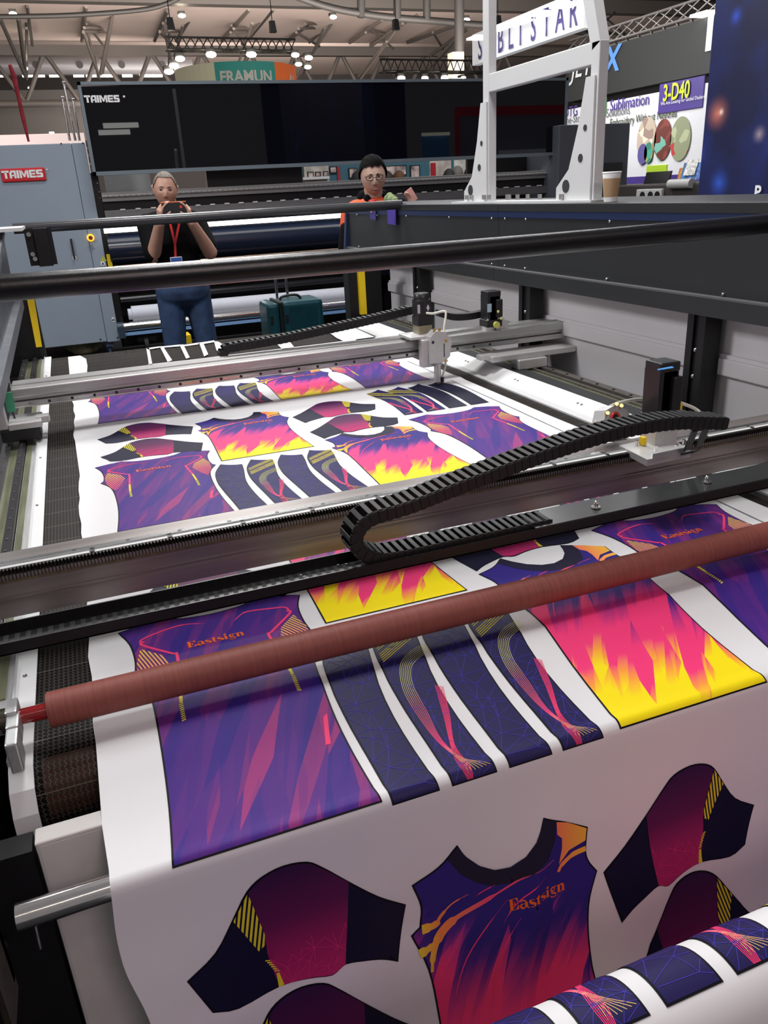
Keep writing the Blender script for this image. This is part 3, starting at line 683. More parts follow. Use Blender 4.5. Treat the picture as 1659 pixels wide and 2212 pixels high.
# front left: black leg wall, apron, tension bracket
mb = MB(); mb.box(-.75, -.193, .960, 1.0, 0, .735); mb.box(-.75, -.262, 1.0, 1.25, 0, .70)
build('front_leg', mb, blacksat, lc)
mb = MB(); mb.box(-.188, 1.6, .957, .972, .02, .746, .006); mb.box(-.188, 1.6, .957, .99, .740, .747, .003); build('apron', mb, mat('cream_apron_paint', (.56, .54, .52), .35), lc)
mb = MB()
for (x0, y0_, x1, y1_, Yt, dy) in ((8, 1612, 54, 1668, 1.06, .045), (10, 1574, 50, 1606, 1.10, .04), (8, 1542, 46, 1572, 1.13, .04)):
    a = ony(x0, y0_, Yt); b = ony(x1, y1_, Yt); mb.box(a.x, b.x, Yt, Yt + dy, b.z, a.z, .003)
build('tension_block', mb, aluY, lc)
mb = MB(); mb.ball((-.243, 1.01, .712), .011, 8); mb.ball((-.30, .895, .46), .008, 6); mb.ball((-.36, .885, .44), .008, 6); mb.ball((-.26, .948, .60), .01, 6); build('frame_bolt', mb, blackpl, lc)
mb = MB(); mb.box(-.34, -.235, .86, .872, .62, .715); mb.box(-.242, -.235, .80, .872, .60, .72); mb.ball((-.29, .855, .69), (.02, .01, .012), 6); mb.ball((-.275, .855, .65), (.02, .01, .012), 6); build('bar_bracket', mb, mat('bronze_bracket', (.05, .04, .03), .4, .6, .3, 40), lc)
# ------------------------------------------------------------------ rollers and bars
o = MB(); o.cyl((-.212, .87, .716), (1.75, .87, .716), .0172, 32); o.v = o.v
cb = build('chrome_guide_bar', o, chrome, label='polished chrome bar carrying the fabric where it hangs over the front edge', cat='bar')
mb = MB(); mb.tube([(-.196 + .0 * k, .87 + .006 * math.cos(k), .700 - .022 + .022 * math.cos(k)) for k in [q * math.pi / 6 for q in range(13)]], .002, 6); build('split_ring', mb, steel, cb)
rr = empty('pressure_roller', (.8, 1.149, .83), 'long dull red rubber-sleeved roller lying across the fabric near the front', 'roller')
mb = MB(); xs = [-.155, -.153] + [-.15 + .0035 * i for i in range(16)] + [-.09 + .05 * i for i in range(60)]; xs = [x for x in xs if x < 2.0]
mb.tube([(x, 1.149, .83) for x in xs], [.026, .0281] + [.0281 - .0006 * (i % 2) for i in range(16)] + [.0281] * (len(xs) - 18), 40); build('rubber_sleeve', mb, redroll, rr)
mb = MB(); mb.cyl((-.205, 1.149, .83), (-.15, 1.149, .83), .0125, 24); build('shaft', mb, redgl, rr, label='glossy red shaft end')
mb = MB(); mb.cyl((-.205, 1.149, .83), (-.1965, 1.149, .83), .0128, 24); build('shaft_tip', mb, chrome, rr)
mb = MB(); mb.cyl((-.222, 1.149, .83), (-.203, 1.149, .83), .019, 24); mb.cyl((-.232, 1.149, .83), (-.222, 1.149, .83), .012, 20); build('collar', mb, mat('dark_bearing_steel', (.08, .07, .055), .35, .8), rr)
mb = MB(); mb.cyl((-.255, 1.149, .83), (-.232, 1.149, .83), .009, 12); mb.box(-.262, -.250, 1.13, 1.17, .745, .845, .003); build('bearing_arm', mb, blacksat, rr)
# core of take-up roll
mb = MB(); mb.cyl((-.06, RC[0], RC[1]), (1.55, RC[0], RC[1]), .030, 24); build('take_up_core', mb, mat('cardboard_core', (.40, .27, .16), .8), label='cardboard core inside the fabric take-up roll at the bottom right', cat='roll core')
# two black winding bars overhead
YB, ZB, RB = 1.76, CH - 1.76 * math.tan(math.radians(4.628)), 1.76 * .01463
pth = [(-.5 + 2.44 * i / 40, YB, ZB + .002 - .0045 * (1 - ((-.5 + 2.44 * i / 40 - .8) / .95) ** 2)) for i in range(41)]
mb = MB(); mb.tube(pth, RB, 48); build('winding_bar', mb, blackpow, label='thick glossy black bar crossing the whole picture above the bed', cat='bar', smooth=True)
z2 = CH - 4.8 * math.tan(math.radians(1.10))
mb = MB(); mb.cyl((-.24, 4.8, z2), (1.96, 4.8, z2), .027, 32); build('winding_bar', mb, mat('grey_black_bar_paint', (.035, .037, .042), .28), label='thin dark bar at the far end of the bed, between left plate and hood', cat='bar')

# ------------------------------------------------------------------ FRONT GANTRY
fg = empty('front_gantry', (.8, 1.47, .845), 'near gantry beam of dark steel with a toothed rack along its top edge', 'gantry')
gx0, gx1 = -.40, 1.93; zt = .94; h = CH - zt
yb, yf = 2.468 * h, 2.413 * h; zr = CH - yf / 2.328; z1 = CH - yf / 2.211; z2_ = CH - yf / 2.179; z3 = CH - yf / 2.087
mb = MB(); mb.box(gx0, gx1, yf + .001, yf + .12, z3, zt - .012); mb.box(gx0, gx1, yf - .002, yf + .004, z3, z2_); mb.box(gx0, gx1, yf - .001, yf + .003, z2_, z2_ + .003); mb.box(gx0, gx1, yf - .002, yf + .003, z1 - .001, z1 + .002)
build('beam', mb, chromed, fg)
mb = MB(); mb.box(gx0, gx1, yf + .012, yb, zt - .012, zt - .0005); build('white_strip', mb, whitep, fg)
mb = MB(); mb.box(gx0, gx1, yb - .009, yb + .004, zt - .01, zt + .003); mb.box(gx0, gx1, yb + .004, yb + .012, zt - .02, zt - .002); build('linear_rail', mb, steel, fg)
mb = MB()
for i in range(20): xx = -.09 + i * .0995; mb.cyl((xx, yb - .003, zt + .002), (xx, yb - .003, zt + .0034), .0042, 12)
for i in range(13): xx = -.058 + i * .146; mb.cyl((xx, yf + .0165, zt - .002), (xx, yf + .0165, zt + .0006), .0052, 12)
build('socket_screws', mb, blackpl, fg)
mb = MB(); pitch = .0063; n = int((gx1 - gx0) / pitch); zl = zr + .001
prof = []
for i in range(n):
    x0 = gx0 + i * pitch; prof += [(x0, yf + .013), (x0 + pitch * .38, yf + .001), (x0 + pitch * .58, yf + .001)]
prof += [(gx1, yf + .02), (gx0, yf + .02)]
for i in range(n):
    x0 = gx0 + i * pitch; a, b, c2, d2 = (x0, yf + .012), (x0 + pitch * .40, yf), (x0 + pitch * .62, yf), (x0 + pitch, yf + .012)
    Pq = [a, b, c2, d2]; vs = [(p[0], p[1], zl) for p in Pq] + [(p[0], p[1], zt - .001) for p in Pq]
    mb.add(vs, [(0, 1, 5, 4), (1, 2, 6, 5), (2, 3, 7, 6), (4, 5, 6, 7)])
mb.box(gx0, gx1, yf + .0115, yf + .014, zl, zt - .002)
build('rack', mb, mat('blackened_rack_steel', (.020, .017, .015), .5, .5), fg)
mb = MB(); mb.box(gx0, gx1, yf - .003, yf + .012, zl - .003, zl); build('rack_edge', mb, mat('tan_grease_edge', (.14, .105, .06), .5, .4, .4, 60), fg)
# carriage on the near gantry
cg = empty('cutting_head', (1.3, 1.50, .945), 'laser cutting head carriage with tall black servo motor on the near gantry', 'cutting head')
mb = MB(); mb.slab(onz(1338, 962, .945), onz(1398, 993, .945), onz(1492, 973, .945), onz(1440, 940, .945), (0, 0, -.016)); 
build('mount_plate', mb, alum_pl, cg)
mb = MB(); mb.slab(onz(1408, 976, .958), onz(1410, 981, .958), onz(1482, 966, .958), onz(1480, 961, .958), (0, 0, -.014)); build('clamp_block', mb, alum_pl, cg); mb = MB(); mb.box(1.235, 1.30, 1.475, 1.53, .945, .99); build('gearbox', mb, alum_pl, cg)
mb = MB()
for xx, yy in ((1.215, 1.445), (1.26, 1.43), (1.30, 1.45), (1.2, 1.50)): mb.cyl((xx, yy, .944), (xx, yy, .957), .0048, 10)
build('cap_screws', mb, chrome, cg)
mx, my = 1.262, 1.515; mw = .032
def motor(parent, cx, cy, z0, zf, z1, w, lbl=None):
    mb = MB(); mb.box(cx - w, cx + w, cy - w, cy + w, z0, zf, .003); build('motor_flange', mb, blackpl, parent)
    mb = MB(); w2 = w * .88
    for a in range(-3, 4): mb.box(cx - w2 + .002, cx + w2 - .002, cy + a * w2 * .27 - w2 * .09, cy + a * w2 * .27 + w2 * .09, zf, z1 - .02)
    mb.box(cx - w2 * .8, cx + w2 * .8, cy - w2 * .9, cy + w2 * .9, zf, z1 - .004)
    mb.box(cx - w2, cx - w2 * .55, cy - w2, cy + w2, zf, z1 - .018, .002)
    mb.box(cx - w2, cx + w2, cy - w2, cy + w2, z1 - .024, z1, .004); build('motor_body', mb, mat('ribbed_black_motor', (.016, .016, .018), .32), parent)
    mb = MB(); mb.box(cx + w2 * .2, cx + w2 * 1.1, cy - w2 * 1.35, cy - w2 * .7, zf + .01, z1 - .035, .004); build('connector', mb, blackpl, parent)
    mb = MB()
    for sx in (-1, 1): mb.cyl((cx + sx * w * .8, cy - w * .8, zf), (cx + sx * w * .8, cy - w * .8, zf + .007), w * .14, 10)
    build('flange_screw', mb, chrome, parent)
motor(cg, mx + .028, my + .02, .985, 1.005, 1.135, .0335)
mb = MB(); mb.slab(onz(1420, 797, 1.1355), onz(1422, 799.5, 1.1355), onz(1456, 794, 1.1355), onz(1452, 791, 1.1355), (0, 0, -.001)); build('blue_label', mb, mat('blue_label', (.03, .25, .62), .4), cg)
mb = MB(); mb.box(1.30, 1.308, 1.496, 1.4965, 1.02, 1.03); mb.box(1.318, 1.326, 1.496, 1.4965, 1.018, 1.035); build('warning_label', mb, yellow, cg)
mb = MB(); mb.box(1.208, 1.219, 1.485, 1.50, .947, .966); build('yellow_sensor', mb, yellow, cg)
# mirror block and hose
nb = frame(ony(1290, 936, 1.60), Vector((1, .15, .0)), Vector((-.05, .25, 1)))
mb = MB(); mb.prism([(0, 0), (.075, 0), (.092, .02), (.080, .045), (.040, .062), (.012, .055), (0, .03)], nb, -.012, .03); build('mirror_block', mb, alum_pl, cg)
mb = MB(); mb.tube([nb(.036 + .0135 * math.cos(a), .030 + .0135 * math.sin(a), .032) for a in [math.pi * q / 8 for q in range(17)]], .0035, 8); build('red_ring', mb, mat('red_anodised', (.65, .05, .05), .35, .4), cg)
mb = MB(); mb.tube([nb(.036, .030, .030), nb(.036, .030, .0325)], .0115, 16); build('mirror_aperture', mb, blackpl, cg)
mb = MB()
for a, b in ((.005, .012), (.012, .045), (.060, .055), (.045, .062)): mb.tube([nb(a, b, .028), nb(a - .006, b + .004, .040)], .0048, 10)
build('brass_screw', mb, brass, cg)
hp = [ony(1283, 930, 1.60), ony(1291, 905, 1.61), ony(1312, 882, 1.62), ony(1345, 868, 1.62), ony(1390, 862, 1.62), ony(1450, 866, 1.62), ony(1500, 882, 1.61), ony(1525, 905, 1.58)]
mb = MB(); mb.tube(cr(hp, 5), .0042, 10); build('air_hose', mb, hose, cg)
mb = MB(); mb.cyl((1.19, 1.585, .79), (1.19, 1.585, .87), .011, 16); build('nozzle', mb, alum_pl, cg)
# chain bracket
bf = frame(ony(1488, 985, 1.36), Vector((1, 0, 0)), Vector((0, 0, 1)))
p0 = ony(1480, 988, 1.38); 
mb = MB()
for dx in (0, .028):
    mb.slab(ony(1478 + dx * 900, 975 - dx * 300, 1.38), ony(1492 + dx * 900, 972 - dx * 300, 1.38), ony(1510 + dx * 900, 925 - dx * 200, 1.34), ony(1497 + dx * 900, 927 - dx * 200, 1.34), (0, .004, 0))
mb.slab(ony(1470, 984, 1.38), ony(1498, 978, 1.38), ony(1512, 972, 1.42), ony(1484, 978, 1.42), (0, 0, .004)); mb.slab(ony(1494, 927, 1.34), ony(1545, 917, 1.34), ony(1545, 924, 1.34), ony(1496, 934, 1.34), (0, .004, 0))
build('chain_bracket', mb, blacksat, cg)

# ------------------------------------------------------------------ cable tray and cable chain
ty1, ty0 = 2.065 * .63, 1.945 * .63
tr = empty('cable_tray', (.8, 1.26, .90), 'long black steel U-channel tray crossing the bed behind the red roller', 'tray')
mb = MB(); mb.box(-.33, 1.95, ty0, ty1, .8985, .901); mb.box(-.33, 1.95, ty0, ty0 + .003, .8985, .920); mb.box(-.33, 1.95, ty1 - .003, ty1, .8985, .920); build('channel', mb, blacksat, tr)
mb = MB(); mb.box(.755, 1.95, ty0 - .001, ty1 + .001, .9205, .9235); c_ = build('tray_cover', mb, mat('grey_black_cover', (.022, .024, .024), .28, 0, .1, 40), tr)
mb = MB()
for q in ((1287, 1096), (1526, 1041)):
    p = onz(q[0], q[1], .925); mb.cyl(p, p + Vector((0, 0, .002)), .010, 20); mb.cyl(p, p + Vector((0, 0, .009)), .0045, 12); mb.ball(p + Vector((0, 0, .011)), .004, 8)
build('stud', mb, chrome, tr)
mb = MB()
for i in range(60): mb.box(-.28 + i * .0172, -.272 + i * .0172, ty0 + .012, ty1 - .012, .901, .9018)
build('chain_imprint', mb, mat('worn_tray_marks', (.022, .023, .022), .7, spec=.2), tr)
mb = MB()
for q in ((728, 1221), (746, 1219), (648, 1243), (655, 1246)): p = onz(q[0], q[1], .902); mb.box(p.x, p.x + .004, p.y, p.y + .001, p.z, p.z + .001)
build('cloth_scraps', mb, whitetx, tr)
mb = MB(); mb.box(-.365, -.325, ty0 - .02, ty1 + .03, .86, .915, .004); build('tray_end_block', mb, alum_pl, tr)
def chain(name, path, ymid, wid, hgt, label, pitch):
    root = empty(name, path[len(path) // 2], label, 'cable chain')
    pts = cr([Vector(p) for p in path], 14); L = [0]
    for a, b in zip(pts, pts[1:]): L.append(L[-1] + (b - a).length)
    def at(s):
        i = 0
        while i < len(L) - 2 and L[i + 1] < s: i += 1
        return pts[i].lerp(pts[i + 1], (s - L[i]) / (L[i + 1] - L[i]))
    n = int(L[-1] / pitch); m0 = None
    for k in range(n):
        p = at(k * pitch + pitch / 2); tdir = (at(min(L[-1], (k + 1) * pitch)) - at(k * pitch)).normalized()
        if m0 is None:
            mb = MB(); hw = wid / 2; l = pitch * .56
            for sg in (-1, 1):
                mb.box(-l, l, sg * hw - .0012, sg * hw + .0012, -hgt / 2 + .001, hgt / 2 - .001, .0008)
                mb.box(-l * .5, l * 1.12, sg * (hw + .0016) - .0009, sg * (hw + .0016) + .0009, -hgt / 2 + .003, hgt / 2 - .003, .0006)
            me = bpy.data.meshes.new('chain_link'); me.from_pydata([tuple(v) for v in mb.v], [], mb.f)
            mb2 = MB()
            for sg in (-1, 1): mb2.box(-l * .48, l * .48, -hw - .001, hw + .001, sg * (hgt / 2 - .001) - .0013, sg * (hgt / 2 - .001) + .0013, .0006)
            o_ = len(me.vertices); vs = [tuple(v) for v in mb.v] + [tuple(v) for v in mb2.v]; fs = mb.f + [[i + len(mb.v) for i in f] for f in mb2.f]
            me = bpy.data.meshes.new('chain_link'); me.from_pydata(vs, [], fs); me.materials.append(linkm); me.materials.append(linkbar)
            for i in range(len(mb.f), len(fs)): me.polygons[i].material_index = 1
            m0 = me
        o = bpy.data.objects.new('chain_link', m0); C.objects.link(o); o.parent = root; o.location = p - WL[root.name]
        ang = math.atan2(tdir.z, tdir.x); o.rotation_euler = (0, -ang, 0); WL[o.name] = p
    return root
yc = (ty0 + ty1) / 2
chain('cable_chain', [(.80, yc, .916), (.62, yc, .916), (.47, yc, .916), (.425, yc, .925), (.395, yc, .95), (.395, yc, .98), (.425, yc, 1.003), (.50, yc, 1.012), (.62, yc, 1.035), (.80, yc, 1.066), (.95, yc, 1.083), (1.08, yc, 1.082), (1.19, yc, 1.066), (1.225, yc, 1.06)], yc, .052, .027, 'near black cable chain looping from the tray up to the motor carriage', .0165)

# ------------------------------------------------------------------ REAR GANTRY
rg = empty('rear_gantry', (.8, 3.1, .9), 'far aluminium gantry beam with bolted linear rail on its front face', 'gantry')
zt = .962; h = CH - zt; yf = 5.19 * h; ybk = 5.471 * h; zz = lambda k: CH - yf / k
gx0, gx1 = -.275, 2.02
mb = MB(); mb.box(gx0, gx1, yf + .03, ybk, zz(4.651) + .003, zt - .001); mb.box(gx0, gx1, yf, yf + .06, zz(4.919), zt, .004); mb.box(gx0, gx1, yf + .012, yf + .06, zz(4.835), zz(4.919)); mb.box(gx0, gx1, yf - .002, yf + .04, zz(4.69), zz(4.80))
mb.box(gx0, gx1, yf - .004, yf + .04, zz(4.651), zz(4.69), .002); mb.box(gx0, gx1, yf + .06, yf + .075, zt - .001, zt + .004)
build('beam', mb, alu, rg)
mb = MB(); mb.box(gx0 + .05, gx1 - .25, yf - .010, yf - .002, zz(4.712), zz(4.79)); build('linear_rail', mb, steel, rg)
mb = MB()
for i in range(24):
    xx = -.155 + i * .0775
    if xx < gx1 - .26: mb.cyl((xx, yf - .0115, zz(4.75)), (xx, yf - .0095, zz(4.75)), .0055, 12)
build('socket_screws', mb, blackpl, rg)
mb = MB(); mb.box(1.60, 2.02, yf - .08, yf + .05, .842, .868, .004); mb.box(1.72, 1.86, yf - .10, yf - .03, .80, .842, .004); mb.box(1.56, 1.64, yf - .055, yf - .01, .852, .872, .003); build('carriage_arm', mb, alum_pl, rg)
mb = MB(); mb.box(-.30, -.19, yf - .10, yf + .04, .838, .862, .004); mb.box(-.21, -.165, yf - .06, yf - .02, .842, .868, .003); mb.box(-.345, -.30, yf - .10, yf - .06, .845, 1.0, .004); mb.slab((-.36, yf - .1, .90), (-.34, yf - .1, .86), (-.335, yf - .1, 1.05), (-.345, yf - .1, 1.08), (0, .012, 0)); build('carriage_arm', mb, alum_pl, rg)
mb = MB(); mb.box(-.33, -.20, yf - .09, yf + .02, .795, .838, .004); build('rail_slider', mb, blackpl, rg)
mb = MB(); mb.box(-.30, -.272, yf - .012, yf - .002, .885, .955); build('terminal_board', mb, greenst, rg)
mb = MB(); mb.box(-.31, -.275, yf + .02, yf + .03, .985, 1.02); build('terminal_tag', mb, mat('pale_yellow_tag', (.62, .6, .25), .5), rg)
mb = MB(); mb.tube(cr([(-.283, yf - .015, .885), (-.28, yf - .02, .86), (-.285, yf - .02, .845)], 5), .003, 6); mb.tube(cr([(-.37, 3.9, 1.05), (-.33, 3.7, .95), (-.31, 3.45, .84)], 5), .004, 6); build('cable', mb, blackpl, rg)
rh = empty('cutting_head', (1.5, 3.0, .97), 'far laser cutting head with round-nosed servo motor and long silver nozzle', 'cutting head')
P_ = lambda x, y, Y: ony(x, y, Y)
yh = yf - .02
mb = MB(); a = ony(880, 711, yh); b = ony(925, 707, yh); mb.box(a.x, b.x + .0, yh - .03, yh + .10, .972, .984, .002); mb.box(ony(905, 720, yh - .02).x, ony(930, 720, yh - .02).x, yh - .055, yh - .01, .86, .972, .003); build('mount_plate', mb, alum_pl, rh)
mx = ony(912, 690, yf + .03).x; my = yf + .03
mb = MB(); mb.box(mx - .031, mx + .031, my - .031, my + .031, .984, 1.018, .002); build('gearbox', mb, mat('champagne_gearbox', (.42, .37, .26), .35, .7), rh)
mb = MB(); mb.box(mx - .033, mx + .033, my - .033, my + .033, 1.018, 1.058, .003); build('motor_flange', mb, blackpl, rh)
mb = MB(); mb.tube([(mx, my, 1.058), (mx, my, 1.115), (mx, my, 1.122), (mx, my, 1.143), (mx, my, 1.147)], [.033, .033, .0345, .033, .028], 24); mb.box(mx - .0325, mx + .0325, my - .0325, my + .0325, 1.055, 1.125, .008); build('motor_body', mb, mat('black_motor_can', (.018, .018, .02), .35), rh)
mb = MB(); f = frame((mx + .006, my - .0335, 1.075), X_, Z_); mb.prism([(0, .014), (.007, 0), (.014, .014), (.007, .028)], f, 0, .001); mb.box(mx - .0332, mx - .022, my - .0335, my - .0328, 1.07, 1.105); build('motor_label', mb, mat('pale_label', (.6, .62, .65), .5), rh)
hx = ony(948, 760, yh - .06).x; hy = yh - .06
mb = MB(); mb.prism([(-.045, .878), (.012, .878), (.020, .885), (.040, .90), (.050, .965), (.022, 1.0), (-.020, 1.008), (-.045, .985)], lambda u, v, w: Vector((hx + u, hy + w, v)), -.022, .03); build('mirror_block', mb, alum_pl, rh)
mb = MB(); mb.cyl((hx - .008, hy, .795), (hx - .008, hy, .88), .0145, 20); mb.tube([(hx - .008, hy, .80), (hx - .004, hy, .786), (hx - .002, hy, .783)], [.0165, .007, .003], 16); mb.cyl((hx - .008, hy, .865), (hx - .008, hy, .872), .018, 20); build('nozzle', mb, alum_pl, rh)
mb = MB(); mb.cyl((hx + .012, hy - .01, .790), (hx + .008, hy - .01, .80), .006, 10); build('nozzle_tip', mb, brass, rh)
mb = MB(); mb.cyl((hx + .008, hy - .01, .797), (hx + .007, hy - .01, .815), .0085, 10); build('air_nozzle', mb, mat('blue_black_nozzle', (.01, .012, .04), .3), rh)
mb = MB(); mb.tube([(hx + .008, hy - .01, .815), (hx + .022, hy - .015, .86), (hx + .024, hy - .015, .97)], .0045, 8); mb.tube(cr([(hx + .024, hy - .012, .97), (hx + .026, hy, 1.01), (hx + .045, hy + .02, 1.066), (hx + .038, hy + .03, 1.075), (hx + .0, hy + .05, 1.068), (hx - .02, hy + .07, 1.07)], 5), .0048, 8); build('air_hose', mb, hose, rh)
for q in (-.022, .0): mb = MB(); mb.cyl((hx + q, hy - .01, 1.0), (hx + q, hy - .01, 1.016), .006, 8); build('brass_fitting', mb, brass, rh)
mb = MB()
mb.cyl((hx + .022, hy - .03, .965), (hx + .022, hy - .015, .965), .006, 8); mb.cyl((hx + .022, hy - .03, .885), (hx + .022, hy - .015, .885), .005, 8); build('brass_fitting', mb, brass, rh)
mb = MB(); mb.tube([(hx - .035, hy - .023, .965), (hx - .035, hy - .0225, .965)], .006, 12); mb.box(hx + .012, hx + .016, hy - .0228, hy - .022, .90, .955); build('block_recess', mb, blackpl, rh)
mb = MB()
for q in (.962, .905, .872): mb.cyl((ony(918, 720, yh - .02).x, yh - .057, q), (ony(918, 720, yh - .02).x, yh - .055, q), .004, 8)
build('cap_screws', mb, steel, rh)
m2 = empty('drive_motor', (1.88, 3.15, .96), 'black servo motor standing on the right end of the far gantry', 'motor')
a = ony(1060, 690, yf + .05); motor(m2, a.x + .0, yf + .05, .975, 1.005, 1.125, .037)
mb = MB(); mb.box(a.x - .034, a.x - .014, yf + .05 - .0345, yf + .05 - .0335, 1.04, 1.075); build('motor_label', mb, mat('blue_white_label', (.45, .62, .75), .5), m2)
mb = MB(); mb.cyl((a.x + .005, yf - .0, .985), (a.x + .005, yf + .02, .985), .014, 12); mb.ball((a.x + .012, yf + .005, 1.04), .006, 6); mb.ball((a.x + .026, yf + .005, 1.01), .006, 6); build('yellow_plug', mb, mat('lime_plug', (.6, .62, .15), .5), m2)
mb = MB(); mb.slab((a.x + .01, yf + .02, .962), (a.x + .07, yf + .02, .962), (a.x + .07, yf + .02, .985), (a.x + .02, yf + .02, 1.03), (0, .004, 0)); mb.cyl((a.x - .01, yf + .05, .96), (a.x - .01, yf + .05, .976), .03, 20); build('motor_bracket', mb, alum_pl, m2)
# far cable chain + arm
yq = ybk + .03
cpts = [(560, 785), (520, 784), (492, 778), (482, 766), (486, 754), (510, 748), (600, 733), (700, 712), (800, 690), (890, 668)]
pts = [tuple(ony(x, y, yq)) for x, y in cpts]; pts = [(p[0], yq, p[2]) for p in pts]
chain('cable_chain', pts, yq, .05, .034, 'far black cable chain rising along the rear gantry to the round motor', .0225)
mb = MB(); q = [ony(*p, yq - .05) for p in ((945, 676), (975, 684), (1010, 683), (1045, 676))]
pp = cr(q, 5)
for a_, b_ in zip(pp, pp[1:]): mb.slab(a_ + Vector((0, -.02, -.014)), b_ + Vector((0, -.02, -.014)), b_ + Vector((0, -.02, .014)), a_ + Vector((0, -.02, .014)), (0, .04, 0))
build('chain_guide_arm', mb, blackpl, label='short curved black guide arm between the two far motors', cat='arm')

# ================================================================== BACKGROUND
def bar(mb, p, q, r, n=8): mb.cyl(Vector(p), Vector(q), r, n)
# wide heavy lettering built from blocks: unit height, each glyph about 1.15 wide
BLOCK = {'T': ([[(-.12, 1), (-.02, .74), (1.1, .74), (1.1, 1)], [(.36, 0), (.72, 0), (.72, .8), (.36, .8)]], 1.13),
 'A': ([[(0, 0), (.34, 0), (.34, .62), (.5, .76), (.5, 1), (.28, 1), (0, .66)], [(.5, 1), (.5, .76), (.72, .76), (.72, 0), (1.06, 0), (1.06, 1)], [(.3, .26), (.8, .26), (.8, .46), (.3, .46)]], 1.16),
 'I': ([[(0, 0), (.36, 0), (.36, 1), (0, 1)]], .47),
 'M': ([[(0, 0), (.32, 0), (.32, 1), (0, 1)], [(.2, 1), (.42, 1), (.72, .45), (.72, .1), (.6, .1)], [(1.24, 1), (1.02, 1), (.72, .45), (.72, .1), (.84, .1)], [(1.12, 0), (1.44, 0), (1.44, 1), (1.12, 1)]], 1.54),
 'E': ([[(.1, 0), (1.05, 0), (1.05, .24), (.34, .24), (.34, .76), (1.05, .76), (1.05, 1), (.1, 1), (0, .88), (0, .12)], [(.3, .39), (.98, .39), (.98, .61), (.3, .61)]], 1.14),
 'S': ([[(.1, 1), (1.05, 1), (1.05, .76), (.38, .76), (.38, .62), (.95, .62), (1.06, .5), (1.06, .12), (.95, 0), (0, 0), (0, .24), (.70, .24), (.70, .38), (.1, .38), (0, .5), (0, .88)]], 1.14)}
def blockmb(txt, h, fn, sx=1.0):
    mb = MB(); u = 0
    for ch in txt:
        ps, adv = BLOCK[ch]
        for p in ps: mb.prism([((u + a) * h * sx, b * h) for a, b in p], fn, 0, .003)
        u += adv
    return mb
# ------------------------------------------------------------------ wide-format printer
PY = 9.3
pr = empty('wide_format_printer', (2.5, 9.6, 0), 'huge printer with blue-grey cabinet, raised glossy black lid and white roll underneath', 'printer')
mb = MB(); mb.box(-1.4, .235, PY, PY + 1.3, .155, 2.14, .006); build('cabinet', mb, greyblue, pr)
mb = MB(); mb.box(.238, .370, PY, PY + 1.3, .145, 2.14, .006); build('cabinet_end', mb, greyblue, pr)
mb = MB()
for q in ((132, 310), (179, 309)): p = ony(*q, PY - .003); mb.ball(p, .008, 6)
for q in ((217, 733), (254, 729)): p = ony(*q, PY - .003); mb.ball(p, .009, 6)
build('cabinet_screws', mb, blackpl, pr)
mb = MB(); a = ony(0, 365, PY); b = ony(98, 389, PY); mb.box(-.47, b.x + .012, PY - .02, PY, b.z - .005, a.z + .0, .012); bd = build('badge', mb, redsign, pr, label='red badge with white lettering')
tm = blockmb('TAIMES', .072, frame((-.458, PY - .022, 1.838), X_, Z_), sx=.80); build('badge_lettering', tm, whitetx, bd)
mb = MB(); mb.ball((-.038, PY - .022, 1.905), .008, 6); build('badge_mark', mb, whitetx, bd)
def pbox(x0, y0, x1, y1, Y, dy, m, name, par, b=0.0, **k):
    a = ony(x0, y0, Y); c = ony(x1, y1, Y); mb = MB(); mb.box(a.x, c.x, Y, Y + dy, c.z, a.z, b); return build(name, mb, m, par, **k)
pbox(151, 516, 163, 558, PY - .03, .03, blackpl, 'door_handle', pr)
for (x0, y0, x1, y1) in ((156, 554, 166, 561), (217, 565, 227, 573), (241, 686, 248, 695)):
    s_ = pbox(x0, y0, x1, y1, PY - .004, .004, whitetx, 'warning_sticker', pr); a = ony((x0 + x1) / 2, (y0 + y1) / 2, PY - .005); mb = MB(); mb.add([a + Vector((-.014, 0, -.012)), a + Vector((.014, 0, -.012)), a + Vector((0, 0, .014))], [(0, 1, 2)]); build('triangle', mb, blackpl, s_)
p = ony(195.5, 513.5, PY); mb = MB(); mb.cyl(p, p + Vector((0, -.015, 0)), .037, 24); es = build('stop_button_ring', mb, mat('lit_orange_ring', (1, .45, .02), .4, emit=1.6), pr)
mb = MB(); mb.cyl(p + Vector((0, -.015, 0)), p + Vector((0, -.05, 0)), .022, 20); build('stop_button', mb, mat('dull_red_button', (.25, .03, .04), .4), es)
for q in ((197, 529), (200, 534)): a = ony(*q, PY); mb = MB(); mb.cyl(a, a + Vector((0, -.02, 0)), .010, 10); build('push_button', mb, chrome, pr)
p = ony(223, 560, PY - .004); mb = MB(); mb.add([p + Vector((-.035, 0, -.02)), p + Vector((.035, 0, -.02)), p + Vector((0, 0, .035))], [(0, 1, 2)]); build('yellow_triangle', mb, mat('lime_sticker', (.45, .5, .05), .5), pr)
mb = MB(); mb.box(.22, .30, PY + .05, PY + .15, .09, .15); mb.cyl((.255, PY + .1, 0), (.255, PY + .1, .10), .018, 10); build('levelling_foot', mb, mat('blue_grey_foot', (.05, .09, .17), .4), pr)
mb = MB(); mb.cyl((.62, PY - .1, .09), (.66, PY - .1, .09), .085, 20); build('castor', mb, rubber, pr)
mb = MB(); mb.box(.55, .75, PY - .12, PY, .13, .19); build('castor_bracket', mb, blacksat, pr)
mb = MB(); mb.box(.372, .44, PY + .02, PY + .5, .2, 1.86); bp = build('inner_frame', mb, blacksat, pr)
mb = MB()
for q in ((210, 396), (214, 415), (216, 428)): mb.ball(ony(*q, PY + .01), .008, 5)
build('frame_rivet', mb, steel, bp)
